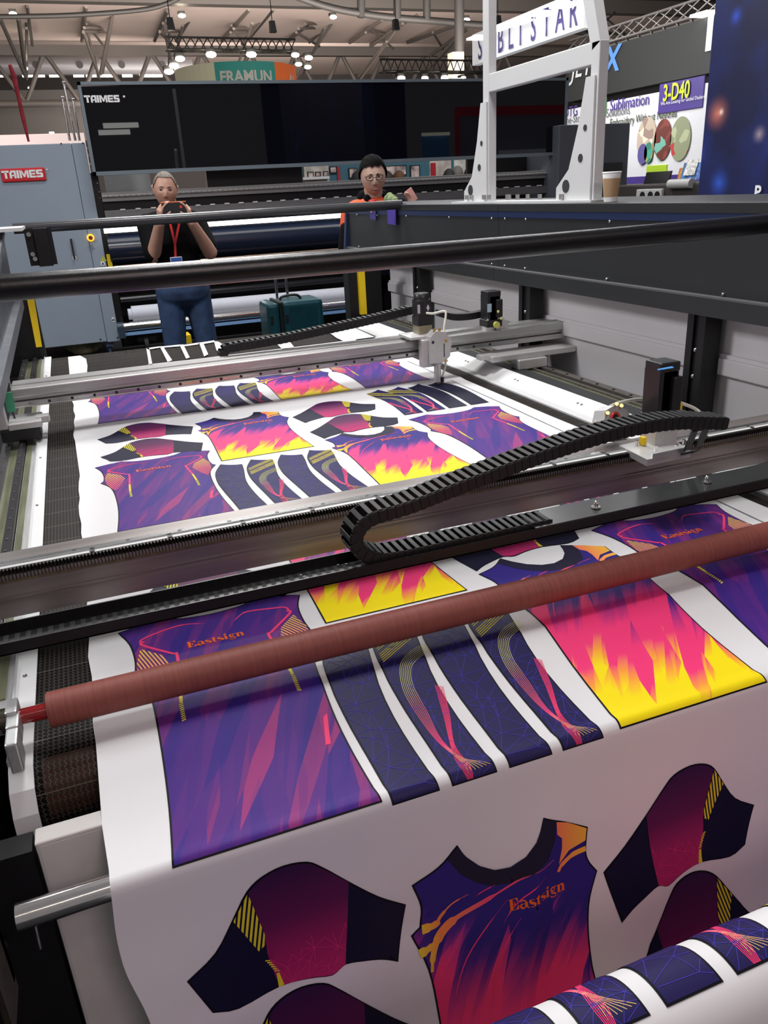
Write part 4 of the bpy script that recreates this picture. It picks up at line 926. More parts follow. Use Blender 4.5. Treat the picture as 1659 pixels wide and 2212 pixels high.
mb = MB(); mb.box(.385, .43, PY + .0, PY + .03, .92, 1.06); build('yellow_guard', mb, yellow, pr)
# lid
L0, L1 = .388, 5.94
T = lambda u, v, w=0: Vector((u, PY - .15 - w, v))
mb = MB(); mb.box(L0 + .03, L1 - .03, PY - .15, PY - .10, 1.84, 2.66); lid = build('lid_glass', mb, glass, pr)
mb = MB(); fr = .030
mb.box(L0, L1, PY - .17, PY - .08, 2.665 - fr, 2.665); mb.box(L0, L1, PY - .17, PY - .08, 1.825, 1.825 + fr * 1.2); mb.box(L0, L0 + fr, PY - .17, PY - .08, 1.825, 2.665); mb.box(L1 - fr, L1, PY - .17, PY - .08, 1.825, 2.665)
build('lid_frame', mb, mat('grey_lid_frame', (.16, .20, .23), .45, .2), pr)
a = ony(184, 222, PY - .155); build('lid_lettering', blockmb('TAIMES', .064, frame(a, X_, Z_), sx=.79), whitetx, pr, label='white lettering on the black lid')
mb = MB(); mb.ball(ony(268, 209, PY - .155), .012, 6); build('lid_mark', mb, whitetx, pr)
# beams under the lid
def hbar(z0, z1, x0, x1, y0, y1, m, name, **k): mb = MB(); mb.box(x0, x1, y0, y1, z0, z1, .004); return build(name, mb, m, pr, **k)
hbar(1.575, 1.665, .44, 5.9, PY - .02, PY + .1, mat('grey_print_beam', (.28, .28, .28), .4, .5, .05, 4), 'print_beam')
hbar(1.62, 1.64, .44, 5.9, PY - .05, PY + .0, mat('light_print_rail', (.45, .45, .44), .35, .6), 'print_rail')
mb = MB()
for i in range(95): mb.ball((.5 + i * .057, PY - .052, 1.63), .005, 4)
build('rail_holes', mb, blackpl, pr, kind='stuff')
hbar(1.49, 1.575, .44, 5.9, PY + .02, PY + .1, blacksat, 'print_channel'); hbar(1.40, 1.49, .44, 5.9, PY - .05, PY + .1, mat('mid_grey_beam', (.15, .15, .155), .4, .4), 'lower_beam')
mb = MB()
for i in range(34): mb.box(.6 + i * .157, .65 + i * .157, PY - .06, PY - .02, 1.487, 1.50)
build('nozzle_clips', mb, mat('pale_clip', (.55, .55, .53), .4), pr)
hbar(1.33, 1.40, .44, 3.4, PY - .03, PY + .1, blacksat, 'light_housing')
mb = MB(); mb.box(.40, 3.3, PY - .10, PY - .06, 1.272, 1.318, .004); build('light_strip', mb, mat('lit_white_strip', (1, .99, .96), .4, emit=4.0), pr, label='glowing white light strip')
mb = MB(); mb.cyl((.42, PY + .12, 1.10), (5.6, PY + .12, 1.10), .17, 32); build('heated_drum', mb, mat('blue_black_drum', (.010, .016, .035), .22), pr)
mb = MB(); mb.cyl((.45, PY - .05, .925), (5.6, PY - .05, .925), .018, 16); build('tension_bar', mb, mat('copper_reflecting_bar', (.5, .38, .30), .25, .9), pr)
mb = MB(); mb.cyl((.45, PY - .02, .87), (5.6, PY - .02, .87), .022, 16); mb.cyl((.45, PY + .02, .72), (5.6, PY + .02, .72), .045, 16); mb.cyl((.45, PY, .58), (5.6, PY, .58), .035, 16); build('guide_roller', mb, mat('dark_guide_roller', (.03, .03, .035), .25, .5), pr)
mb = MB(); mb.cyl((.54, PY - .08, .43), (5.2, PY - .08, .40), .085, 32); mb.cyl((.50, PY - .08, .43), (.545, PY - .08, .43), .06, 24); build('fabric_roll', mb, whitefab, pr, label='white fabric roll low under the printer')
mb = MB(); mb.cyl((.42, PY - .14, .31), (5.2, PY - .14, .31), .048, 20); build('steel_roller', mb, chrome, pr)
mb = MB(); mb.cyl((.36, PY - .14, .31), (.43, PY - .14, .31), .055, 20); mb.box(.36, .43, PY - .2, PY - .08, .20, .31); build('roller_bearing', mb, mat('blue_black_bearing', (.03, .05, .08), .4), pr)
hbar(.215, .25, .40, 5.2, PY - .17, PY - .12, mat('blue_lit_rail', (.22, .40, .70), .35), 'blue_rail')
hbar(0.02, .9, .40, 5.8, PY + .35, PY + .4, blacksat, 'rear_skirt')
mb = MB(); a = ony(445, 372, PY + .2); b = ony(655, 404, PY + .2); mb.box(a.x, b.x, PY + .2, PY + .3, b.z, a.z + .05); build('control_cover', mb, blackpl, pr)
# right tower
a = ony(1209, 270, 9.0); b = ony(1352, 430, 9.0); mb = MB(); mb.box(a.x, b.x, 9.0, 9.9, .1, a.z, .01); tw = build('end_tower', mb, mat('graphite_tower_paint', (.075, .082, .10), .5), pr, label='tall graphite grey end cabinet')
mb = MB(); a = ony(1301, 352, 8.985); b = ony(1343, 374, 8.985); mb.box(a.x, b.x, 8.97, 9.0, b.z, a.z, .005); build('touch_screen', mb, blackpl, tw)
mb = MB(); a = ony(1080, 345, PY + .4); mb.box(4.9, 6.3, PY + .45, PY + .5, .5, 2.0); build('rear_cover', mb, blackpl, pr)
mb = MB(); mb.box(-.25, .05, 8.95, 9.3, 0, .02); build('floor_tray', mb, blackpl, pr)
mb = MB(); a = ony(224, 384, 9.95); b = ony(330, 428, 9.95); mb.box(a.x, b.x, 9.9, 9.95, b.z - .2, a.z + .1); build('pale_back_panel', mb, mat('pale_back_panel', (.5, .5, .5), .6), pr)
# rags on floor under the cabinet
mb = MB()
for q, r in (((150, 745), .07), ((165, 748), .10), ((180, 752), .12), ((192, 750), .10), ((205, 747), .07)):
    p = onz(*q, .05); mb.ball(p, (r * 1.2, r, r * .75), 8)
build('cleaning_rags', mb, mat('yellow_grey_rags', (.38, .37, .22), .8, 0, .5, 14, .8, 20), label='crumpled yellowish rags on the floor under the blue-grey cabinet', cat='rag')
# ------------------------------------------------------------------ suitcase
su = empty('suitcase', (1.72, 6.75, .3), 'teal ribbed hard-shell trolley suitcase standing behind the cutting bed', 'suitcase')
Y0 = 6.6; a = ony(576, 655, Y0); b = ony(632, 652, Y0); c = ony(698, 645, Y0); zt = ony(640, 649, Y0).z; zb = .07
mb = MB(); mb.box(a.x, b.x - .115, Y0, Y0 + .34, zb, zt - .005, .035); mb.box(b.x - .09, c.x, Y0, Y0 + .34, zb, zt, .035); sh = build('shell', mb, tealcase, su)
mb = MB()
for i in range(15): xx = b.x - .03 + i * (c.x - b.x - .02) / 15; mb.tube([(xx, Y0 - .001, zb + .05), (xx, Y0 - .001, zt - .05)], .006, 6)
build('ribs', mb, tealcase, sh)
mb = MB(); mb.box(b.x - .12, b.x - .085, Y0 - .004, Y0 + .345, zb, zt + .002, .012); build('zip', mb, blackpl, su)
mb = MB(); mb.tube(cr([(b.x - .08, Y0 + .1, zt), (b.x - .06, Y0 + .1, zt + .03), (b.x + .06, Y0 + .1, zt + .035), (b.x + .10, Y0 + .1, zt)], 5), .011, 8); build('carry_handle', mb, blackpl, su)
mb = MB(); hl = ony(595, 604, Y0 + .2); hr = ony(618, 603, Y0 + .2)
mb.cyl((hl.x, Y0 + .2, zt), (hl.x, Y0 + .2, 1.02), .012, 10); mb.cyl((hr.x, Y0 + .2, zt), (hr.x, Y0 + .2, 1.02), .012, 10); mb.box(hl.x - .02, hr.x + .02, Y0 + .185, Y0 + .215, 1.0, 1.035, .008); build('telescopic_handle', mb, chrome, su)
mb = MB()
for xx in (a.x + .06, c.x - .06):
    for yy in (Y0 + .06, Y0 + .28): mb.cyl((xx - .015, yy, .035), (xx + .015, yy, .035), .034, 12)
build('wheel', mb, rubber, su)
mb = MB()
for xx in (a.x + .02, b.x - .07): mb.box(xx, xx + .022, Y0 - .012, Y0, zt - .17, zt - .10, .004)
build('side_bumper', mb, blackpl, su)
# ------------------------------------------------------------------ white frame on the hood
FX = 2.06
wf = empty('white_steel_frame', (FX, 3.4, 1.46), 'tall white painted steel frame with perforated gussets standing on the hood', 'frame')
U = lambda x, y: onx(x, y, FX)
def yz(poly, m, name, par, w0, w1): mb = MB(); mb.prism([(U(x, y).y, U(x, y).z) for x, y in poly], YZm(FX), w0, w1); return build(name, mb, m, par)
zB = 1.4585
y1 = U(1052, 432).y; y0 = U(1071, 432).y; mb = MB(); mb.box(FX - .022, FX + .022, y0 + .035, y1, zB, 3.2, .003); build('upright', mb, whitep, wf)
y1r = U(1274, 430).y; y0r = U(1297, 430).y
zc0 = onx(1058, 170, FX).z; zc1 = zc0 + .0
bend = 2.035
mb = MB(); mb.box(FX - .022, FX + .022, y0r + .02, y1r, zB, bend, .003); build('upright', mb, whitep, wf)
mb = MB(); a = U(1316, 80); t1 = U(1300, 0)
mb.prism([(y0r + .02, bend - .005), (y1r, bend - .03), (y1r + .13, 2.34), (y0r + .15, 2.38)], YZm(FX), -.022, .022); build('canted_upright', mb, whitep, wf)
mb = MB(); mb.box(FX - .020, FX + .020, y0 + .04, y1r - .005, U(1062, 200).z, U(1062, 160).z, .004); build('cross_bar', mb, whitep, wf)
mb = MB(); mb.box(FX - .06, FX + .06, y1r - .25 if 0 else y0r - .02, U(1000, 433).y + .02, zB - .001, zB + .008); build('base_plate', mb, whitep, wf)
def gus(sgn, yA):
    pl = [(0, 0), (.25, 0), (.25, .05), (.16, .12), (.10, .28), (.06, .45), (0, .45)]
    mb = MB(); holes = [(.175, .055, .026), (.075, .16, .016), (.05, .27, .012)]
    poly = [(yA + sgn * u, zB + .008 + v) for u, v in pl]; mb.prism(poly, YZm(FX - .024), 0, .008); g = build('gusset', mb, whitep, wf)
    for u, v, r in holes: mb = MB(); mb.cyl((FX - .034, yA + sgn * u, zB + .008 + v), (FX - .031, yA + sgn * u, zB + .008 + v), r, 20); build('hole', mb, mat('dark_hole', (.03, .03, .035), .7), g)
gus(1, y0 + .04); gus(1, y0r + .03)
mb = MB()
for x in (1008, 1018, 1045, 1056, 1096, 1100, 1118, 1140, 1166, 1212): mb.cyl(onx(x, 431, FX - .04), onx(x, 431, FX - .04) + Vector((0, 0, .022)), .010, 8)
build('base_bolts', mb, mat('dull_bolt', (.4, .4, .38), .4, .6), wf)
# paper cup
p = onx(1319, 431, FX - .02); p.z = zB
cu = empty('paper_cup', p, 'kraft paper coffee cup with white rim on the dark hood beside the white frame', 'cup')
kr = mat('kraft_paper', (.46, .31, .17), .8)
mb = MB(); pr_ = [(p + Vector((0, 0, z)), r) for z, r in ((0, .0255), (.018, .027))]; mb.tube([q for q, r in pr_], [r for q, r in pr_], 28); build('cup_base', mb, whitetx, cu)
mb = MB(); mb.tube([p + Vector((0, 0, .018)), p + Vector((0, 0, .085))], [.0275, .0345], 28); build('sleeve', mb, kr, cu)
mb = MB(); mb.tube([p + Vector((0, 0, .085)), p + Vector((0, 0, .109)), p + Vector((0, 0, .1095)), p + Vector((0, 0, .090))], [.0335, .036, .034, .032], 28); mb.tube([p + Vector((0, 0, .106)) + Vector((.0362 * math.cos(a), .0362 * math.sin(a), 0)) for a in [math.pi * k / 14 for k in range(29)]], .0016, 6); build('cup_body', mb, whitetx, cu)
# straps over the hood, stop switch
for x0, x1, y0_, y1_, mname, lb in ((838, 856, 440, 487, (.06, .035, .30), 'purple hook-and-loop strap hanging over the hood edge'), (800, 812, 440, 476, (.045, .04, .2), 'striped narrow strap hanging over the hood beside the purple one')):
    a = onx(x0, y0_, HX - .008); b = onx(x1, y1_, HX - .008); c2 = onx(x1, y0_, HX - .008)
    mb = MB(); d_y = b.y
    mb.slab((HX - .010, a.y, HT), (HX - .010, c2.y, HT), (HX - .014, c2.y - .0, b.z), (HX - .014, a.y - .0, b.z + .01), (-.003, 0, 0)); mb.box(HX - .012, HX + .06, c2.y, a.y, HT, HT + .003)
    s_ = build('strap', mb, mat('strap' + str(x0), mname, .8), label=lb, cat='strap')
    if x0 == 800:
        for k, cc in enumerate(((.6, .5, .35), (.5, .08, .08))):
            mb = MB(); mb.slab((HX - .014, a.y - .012 * (k * 2 + 1) - .01, HT - .005), (HX - .014, a.y - .012 * (k * 2 + 2) - .01, HT - .005), (HX - .0185, a.y - .012 * (k * 2 + 2) - .02, b.z + .05), (HX - .0185, a.y - .012 * (k * 2 + 1) - .02, b.z + .05), (-.001, 0, 0)); build('stripe', mb, mat('strap_stripe%d' % k, cc, .8), s_)
p = onx(805, 437, HX + .05); p.z = HT
mb = MB(); mb.cyl(p, p + Vector((0, 0, .012)), .042, 20); sw = build('stop_switch', mb, mat('orange_base', (.8, .32, .03), .5), label='small red mushroom stop button on the far end of the hood', cat='switch')
mb = MB(); mb.tube([p + Vector((0, 0, .012)), p + Vector((0, 0, .022)), p + Vector((0, 0, .03))], [.02, .03, .022], 20); build('mushroom_head', mb, mat('switch_red', (.7, .03, .03), .4), sw)
# ------------------------------------------------------------------ signs and booths on the right
def wallx(name, X, y0, y1, z0, z1, m, label, cat, th=.12, parent=None):
    mb = MB(); mb.box(X, X + th, y0, y1, z0, z1); return build(name, mb, m, parent, label, cat)
def xtext(txt, X, x, y, size, m, par, name='lettering', bold=.0, sx=1.0, Y=None, z=None, shear=0, **k):
    """text on a plane X=const facing -X, reading towards -Y; anchored at pixel (x,y)"""
    p = onx(x, y, X - .012) if Y is None else Vector((X - .012, Y, z))
    return build(name, textmb(txt, size, frame(p, -Y_, Z_), bold=bold, sx=sx, shear=shear, **k), m, par)
purple_t = mat('purple_lettering', (.075, .045, .25), .5); grey_t = mat('grey_lettering', (.12, .12, .12), .5)
sb = wallx('hanging_sign', 8.0, 11.93, 15.66, 3.68, 4.20, mat('lit_white_sign', (.85, .86, .88), .5, emit=.35), 'long white hanging sign reading SUBLISTAR above the booths', 'sign', .15)
for i, ch in enumerate('SUBLISTAR'):
    Yc = 15.40 - i * .385
    build('letter', textmb(ch, .57, frame((7.985, Yc, 3.745), -Y_, Z_), bold=.012, sx=.70), purple_t, sb)
mb = MB(); st = [(.075 * (1 if k % 2 == 0 else .45) * math.sin(k * math.pi / 5), .075 * (1 if k % 2 == 0 else .45) * math.cos(k * math.pi / 5)) for k in range(10)]
mb.prism([(12.19 + a, 4.06 + b) for a, b in st], YZm(7.98), 0, .01); build('star', mb, whitetx, sb)
for q in ((1030, 82), (1070, 62), (1115, 48), (1168, 30), (1215, 12)):
    p = onx(q[0], q[1], 7.6); mb = MB(); mb.box(p.x - .12, p.x + .2, p.y - .18, p.y + .18, p.z - .01, p.z + .02); fl = build('flood_lamp', mb, mat('lit_flood', (1, 1, 1), .4, emit=6), label='%s floodlight shining on the long white hanging sign' % {1030: 'leftmost', 1070: 'second', 1115: 'third', 1168: 'fourth', 1215: 'rightmost'}[q[0]], cat='lamp', group='floodlights over the hanging sign')
jb = wallx('booth_fascia', 8.0, 8.6, 12.3, 2.70, 3.33, mat('charcoal_fascia', (.035, .036, .035), .6), 'charcoal booth fascia with white and blue lettering', 'fascia', .3)
mb = MB(); mb.box(8.0, 8.3, 6.5, 8.6, 2.70, 3.33); build('fascia_return', mb, mat('charcoal_fascia', (.035, .036, .035), .6), jb)
xtext('JET', 8.0, 1233, 170, .40, whitetx, jb, bold=.01, sx=1.0, shear=.25); xtext('X', 8.0, 1306, 157, .46, mat('sky_blue_lettering', (.12, .32, .8), .5), jb, bold=.03, shear=.15)
xtext('I', 8.0, 1522, 107, .52, whitetx, jb, bold=.05); 
mb = MB(); mb.box(8.1, 8.14, 7.0, 12.3, 2.44, 2.70); build('fascia_soffit', mb, blacksat, jb); mb = MB(); mb.box(8.06, 8.10, 7.0, 12.3, 2.55, 2.57); build('white_edge', mb, whitetx, jb)
p = onx(1508, 33, 7.8); mb = MB(); mb.box(p.x, p.x + .2, p.y - .15, p.y + .15, p.z, p.z + .03); build('spot', mb, mat('lit_flood', (1, 1, 1), .4, emit=6), jb)
def truss(name, a, b, w, r, m, label, n, cat='truss', group=None):
    a = Vector(a); b = Vector(b); d = (b - a).normalized(); s = d.cross(Z_).normalized(); mb = MB(); cs = [(-w / 2, 0), (w / 2, 0), (0, w * .85)]
    off = [s * u + Z_ * v for u, v in cs]
    for o_ in off: mb.cyl(a + o_, b + o_, r, 6)
    for i in range(n):
        p = a.lerp(b, i / n); q = a.lerp(b, (i + 1) / n)
        for j in range(3): mb.cyl(p + off[j], q + off[(j + 1) % 3], r * .55, 5)
    return build(name, mb, m, label=label, cat=cat, group=group)
mtruss = mat('silver_truss', (.32, .29, .27), .4, .5); dtruss = mat('black_truss', (.03, .028, .026), .5)
truss('lighting_truss', (8.2, 12.6, 3.40), (8.2, 6.6, 3.40), .25, .02, mtruss, 'silver lattice truss running along the top of the charcoal fascia', 22)
wb = wallx('booth_wall', 7.6, 8.05, 12.0, .6, 2.54, mat('white_booth_wall', (.74, .74, .76), .6), 'white booth wall printed with purple and green text and round pictures', 'booth wall', .15)
xtext('Sublimation', 7.6, 1317, 240, .205, purple_t, wb, sx=.90, bold=.006); xtext('DTG', 7.6, 1218, 254, .20, purple_t, wb, sx=.9); xtext('UV', 7.6, 1272, 246, .27, purple_t, wb)
xtext('|', 7.6, 1253, 249, .25, purple_t, wb); xtext('|', 7.6, 1306, 240, .25, mat('green_mark', (.1, .6, .15), .5), wb)
xtext('One-Stop Digital', 7.6, 1214, 269, .15, grey_t, wb, sx=.95); xtext('Solutions', 7.6, 1309, 254, .16, grey_t, wb, sx=.92); xtext('Embroidery Without Needles', 7.6, 1317, 273, .135, mat('dark_olive_text', (.06, .07, .03), .5), wb, bold=.01, sx=.86)
a = onx(1424, 188, 7.58); b = onx(1513, 236, 7.58); mb = MB(); mb.box(7.585, 7.6, b.y - .02, a.y, b.z + .02, a.z + .03, .005); pp = build('purple_panel', mb, mat('purple_panel_print', (.07, .04, .25), .5), wb)
xtext('3-D40', 7.582, 1431, 219, .27, mat('lime_lettering', (.60, .72, .03), .5), pp, bold=.02, sx=.72); xtext('We Are Looking for Global Dealers', 7.582, 1427, 228, .058, whitetx, pp, sx=.95)
for (x, y, rw, rh, c1, c2) in ((1397, 300, .20, .27, (.55, .45, .35), (.35, .25, .2)), (1432, 302, .17, .25, (.16, .04, .03), (.2, .5, .4)), (1470, 300, .19, .26, (.30, .33, .2), (.55, .05, .05)), (1389, 333, .10, .13, (.12, .1, .3), (.6, .1, .1)), (1402, 330, .09, .13, (.05, .25, .18), (.5, .4, .1))):
    p = onx(x, y, 7.59); mb = MB(); mb.prism([(p.y + rw * math.cos(k * .21), p.z + rh * math.sin(k * .21)) for k in range(30)], YZm(7.59 if rw > .15 else 7.583), 0, .006)
    t = NT('round_picture_print'); co = t.n('ShaderNodeTexCoord').outputs['Object']; v = t.n('ShaderNodeTexVoronoi', i={'Vector': co, 'Scale': 9}); q = t.n('ShaderNodeSeparateXYZ', i={0: v.outputs['Color']}).outputs[0]
    t.link(t.ramp(q, [(0, c1), (.5, c1), (.6, c2), (.8, tuple(min(1, k * 1.6) for k in c1)), (1, (.6, .55, .4))], 'CONSTANT'), 'Base Color'); build('round_picture', mb, t.m, wb)
for y in (363, 373): a = onx(1397, y - 3, 7.59); b = onx(1440, y + 4, 7.59); mb = MB(); mb.box(7.585, 7.6, b.y, a.y, b.z, a.z + .01, .004); build('lime_tag', mb, mat('lime_tag_print', (.42, .62, .03), .5), wb)
a = onx(1380, 378, 7.59); mb = MB(); mb.box(7.585, 7.6, 8.05, 12.0, .6, a.z - .02); build('purple_skirt', mb, mat('purple_panel_print', (.07, .04, .25), .5), wb)
# counter with leaflets in front of the white booth
ct = empty('display_counter', (6.6, 8.3, .0), 'dark brown low display machine before the white booth wall', 'counter')
a = onx(1375, 395, 6.4); b = onx(1512, 432, 6.4); mb = MB(); mb.box(6.4, 7.2, 6.6, 10.5, .5, a.z - .02, .02); build('counter_body', mb, mat('brown_black_counter', (.045, .038, .035), .5), ct)
p = onx(1447, 398, 6.38); mb = MB(); mb.cyl(p, p + Vector((0, -.35, 0)), .05, 16); build('counter_roller', mb, mat('pale_roller', (.5, .5, .48), .4), ct)
p = onx(1375, 425, 6.37); mb = MB(); mb.box(6.36, 6.40, p.y - .45, p.y, p.z - .06, p.z + .08, .01); sk = build('socket_plate', mb, mat('pale_socket', (.5, .5, .48), .4), ct)
mb = MB()
for k in (.12, .26, .38): mb.cyl((6.355, p.y - k, p.z + .01), (6.36, p.y - k, p.z + .01), .045, 14)
build('socket_hole', mb, blackpl, sk)
for i, (x, y, s_, c) in enumerate(((1472, 383, .20, (.55, .22, .05)), (1482, 372, .20, (.05, .18, .4)), (1500, 370, .18, (.1, .2, .5)), (1490, 362, .16, (.7, .68, .6)))):
    p = onx(x, y, 6.7); mb = MB(); mb.slab((6.7, p.y + .1, p.z - s_ / 2), (6.7, p.y - .08, p.z - s_ / 2), (6.75, p.y - .08, p.z + s_ / 2), (6.75, p.y + .1, p.z + s_ / 2), (.004, 0, 0)); build('leaflet', mb, mat('leaflet%d' % i, c, .5, 0, .6, 30), label=('orange and dark', 'blue', 'blue-violet', 'cream')[i] + ' printed leaflet propped on the display counter', cat='leaflet')
p = onx(1412, 395, 6.6); mb = MB(); mb.slab((6.6, p.y + .22, p.z - .12), (6.6, p.y - .22, p.z - .12), (6.66, p.y - .22, p.z + .12), (6.66, p.y + .22, p.z + .12), (.02, 0, 0)); build('tablet_screen', mb, blackpl, label='black tablet screen standing on the display counter', cat='screen')
# blue wall at the right edge
BXW = 4.7; a = onx(1545, 10, BXW); b = onx(1508, 425, BXW); ye = (a.y + b.y) / 2
t = NT('dark_blue_starburst_print'); co = t.n('ShaderNodeTexCoord').outputs['Object']; n = t.n('ShaderNodeTexNoise', i={'Vector': co, 'Scale': 1.7, 'Detail': 3}).outputs[0]
c = t.ramp(n, [(.45, (.004, .006, .035)), (.62, (.006, .012, .08)), (.76, (.012, .04, .25))]); d1 = None
for (x, y, r, col) in ((1550, 245, .15, (.45, .14, .10)), (1553, 395, .14, (.02, .07, .4)), (1590, 35, .09, (.02, .06, .4)), (1640, 290, .08, (.25, .2, .25)), (1558, 242, .04, (.8, .6, .5))):
    p = onx(x, y, BXW)
    ctr = Vector((BXW + .1, ye - 2.5, 0))
    dv = t.n('ShaderNodeVectorMath', operation='DISTANCE', i={0: co, 1: tuple(p - ctr)}).outputs['Value']
    c = t.mix(t.math('POWER', t.math('MAXIMUM', t.math('SUBTRACT', 1.0, t.math('DIVIDE', dv, r)), 0.0), 2.2), c, col)
t.link(c, 'Base Color'); t.b.inputs['Roughness'].default_value = .5
t.link(c, 'Emission Color'); t.b.inputs['Emission Strength'].default_value = .35
bw = wallx('backlit_booth_wall', BXW, ye - 5, ye, 0, 5.0, t.m, 'dark blue backlit booth wall with star flares at the right edge', 'booth wall', .2)
xtext('P', BXW, 1628, 428, .12, whitetx, bw, bold=.03)
# hanging round sign
rs = empty('round_hanging_sign', (3.55, 16.3, 3.0), 'round hanging ring sign in cream, teal and orange bands', 'sign')
cx, cy, R_ = 3.55, 16.6, 1.12
def ringseg(a0, a1, m, name):
    mb = MB(); n = 14
    for i in range(n):
        u0 = math.radians(a0 + (a1 - a0) * i / n); u1 = math.radians(a0 + (a1 - a0) * (i + 1) / n)
        f = lambda u, r, z: (cx + r * math.sin(u), cy - r * math.cos(u), z)
        mb.add([f(u0, R_, 3.0), f(u1, R_, 3.0), f(u1, R_, 3.74), f(u0, R_, 3.74), f(u0, R_ - .04, 3.0), f(u1, R_ - .04, 3.0), f(u1, R_ - .04, 3.74), f(u0, R_ - .04, 3.74)], [(0, 1, 2, 3), (7, 6, 5, 4), (3, 2, 6, 7), (0, 4, 5, 1)])
    return build(name, mb, m, rs)
ringseg(-130, -31, mat('cream_band', (.62, .58, .38), .6, emit=.15), 'cream_band'); ringseg(-31, 26, mat('teal_band', (.035, .28, .22), .6, emit=.15), 'teal_band'); ringseg(26, 130, mat('orange_band', (.85, .16, .03), .6, emit=.15), 'orange_band')
def curved(txt, a0, z, size, sx=1.0, bold=0): return build('lettering', textmb(txt, size, lambda u, v, w: Vector((cx + (R_ + .012) * math.sin(math.radians(a0) + u / R_), cy - (R_ + .012) * math.cos(math.radians(a0) + u / R_), z + v)), bold=bold, sx=sx), creamtxt, rs)
curved('FRAMUN', -27, 3.42, .25, .95, .035); curved('Ai', 44, 3.42, .22, 1, .03); curved('Laser', -62, 3.40, .15)
# ------------------------------------------------------------------ far booth seen under the lid
fb = empty('far_booth', (6, 20, 0), 'distant teal booth with framed pictures and white shelves seen under the lid', 'booth')
FY = 16.0
mb = MB(); a = ony(655, 360, FY); b = ony(1100, 390, FY); mb.box(a.x, b.x + 2, FY, FY + .1, 0, 2.75); build('booth_back', mb, mat('teal_booth_wall', (.06, .18, .24), .6), fb)
for (x0, y0, x1, y1, c) in ((655, 345, 712, 395, (.6, .55, .48)), (928, 340, 975, 390, (.7, .62, .55)), (981, 340, 1020, 390, (.75, .74, .66)), (1018, 345, 1030, 388, (.45, .45, .08)), (1030, 342, 1062, 388, (.12, .05, .25)), (1062, 345, 1092, 385, (.35, .3, .5))):
    pbox(x0, y0, x1, y1, FY - .02, .02, mat('booth_block%d' % x0, c, .6, 0, .3, 6), 'display_panel', fb)
for (x0, y0, x1, y1) in ((753, 363, 773, 385), (832, 358, 879, 378), (886, 357, 908, 385), (664, 371, 678, 384), (681, 371, 694, 382), (698, 370, 710, 382), (712, 360, 728, 374)):
    p_ = pbox(x0, y0, x1, y1, FY - .05, .03, blackpl, 'picture_frame', fb); pbox(x0 + 2, y0 + 2, x1 - 2, y1 - 2, FY - .055, .005, mat('photo_print', (.55, .45, .42), .6, 0, .7, 9), 'picture', p_)
for (x0, y0, x1, y1) in ((728, 360, 736, 395), (931, 352, 942, 388)): pbox(x0, y0, x1, y1, FY - .06, .03, mat('red_banner', (.5, .02, .03), .5), 'red_banner', fb)
pbox(655, 383, 712, 386, FY - .15, .12, whitetx, 'shelf', fb)
for i, (x, y, c) in enumerate(((836, 387, (.03, .02, .015)), (862, 386, (.10, .045, .02)), (970, 382, (.02, .018, .016)), (988, 376, (.15, .13, .12)), (1015, 378, (.03, .02, .015)), (772, 388, (.02, .018, .018)))):
    p = ony(x, y, 14.0); mb = MB(); mb.ball(p, (.11, .12, .14), 10); hd = build('person', mb, mat('far_hair%d' % i, c, .7), label=('dark-haired person seen far behind, between the pictures', 'brown-haired person far behind under the wide picture', 'black-haired person far behind before the white display', 'grey-haired person far behind, next to the black-haired one', 'dark-haired person far behind beside the purple panel', 'dark-haired person mostly hidden behind the man in glasses')[i], cat='person')
    mb = MB(); mb.tube([p - Vector((0, 0, .1)), p - Vector((0, 0, .2)), p - Vector((0, 0, .28)), p - Vector((0, 0, .8)), p - Vector((0, 0, 1.4))], [.05, .07, .2, .19, .16], 12); build('clothes', mb, mat('far_clothes', (.05, .05, .06), .8), hd)
# ------------------------------------------------------------------ roof
KY = 40.0
def rp(x, y, Y=KY): return ony(x, y, Y)
cream = mat('roof_panel', (.66, .55, .50), .7, 0, .06, .3)
mb = MB(); mb.box(-60, 90, 34.0, 42.0, 8.25, 8.45); mb.box(-60, 90, 42.4, 60, 9.2, 9.4); build('ceiling', mb, cream, kind='structure')
mb = MB(); mb.box(-60, 90, 26, 33.8, 8.6, 8.8); build('trim_1', mb, mat('dark_roof_void', (.03, .03, .03), .8), kind='structure')
stl = mat('grey_roof_steel', (.11, .10, .093), .6, .2); stl2 = mat('light_roof_steel', (.24, .21, .19), .6, .2)
mb = MB(); mb.box(-60, 90, 33.5, 34.0, 8.10, 8.60); mb.box(-60, 90, 41.9, 42.3, 7.70, 8.10); build('trim_2', mb, stl, kind='structure')
mb = MB(); mb.box(-60, 90, 60, 60.5, 0, 12); build('wall_back', mb, mat('grey_far_wall', (.07, .065, .065), .8), kind='structure')
# long far lattice girder: webs, chords
def girder(Y, ztop, zbot, x0, x1, stp, label, m, r=.11):
    mb = MB(); bar(mb, (x0, Y, ztop), (x1, Y, ztop), r * 1.5); bar(mb, (x0, Y, zbot), (x1, Y, zbot), r * 1.5); x = x0; up = True
    while x < x1: bar(mb, (x, Y, zbot if up else ztop), (x + stp, Y, ztop if up else zbot), r); x += stp; up = not up
    return build('roof_girder', mb, m, label=label, cat='girder')
girder(42.6, 7.95, 5.9, -12, 40, 1.15, 'far lattice girder crossing the hall behind the black lid', stl, .10)
mb = MB(); zd = rp(200, 141, 46).z; mb.cyl((-20, 46, zd), (7.6, 46, zd), .40, 24); du = build('air_duct', mb, mat('grey_duct', (.20, .20, .215), .45, .3), label='long round grey air duct under the roof at the left', cat='duct')
for i in range(12):
    x = -5.6 + i * 1.95
    if x < 6.8: mb = MB(); mb.cyl((x, 45.66, zd - .02), (x, 45.55, zd - .04), .16, 14); build('duct_outlet', mb, mat('dark_outlet', (.02, .02, .02), .6), du)
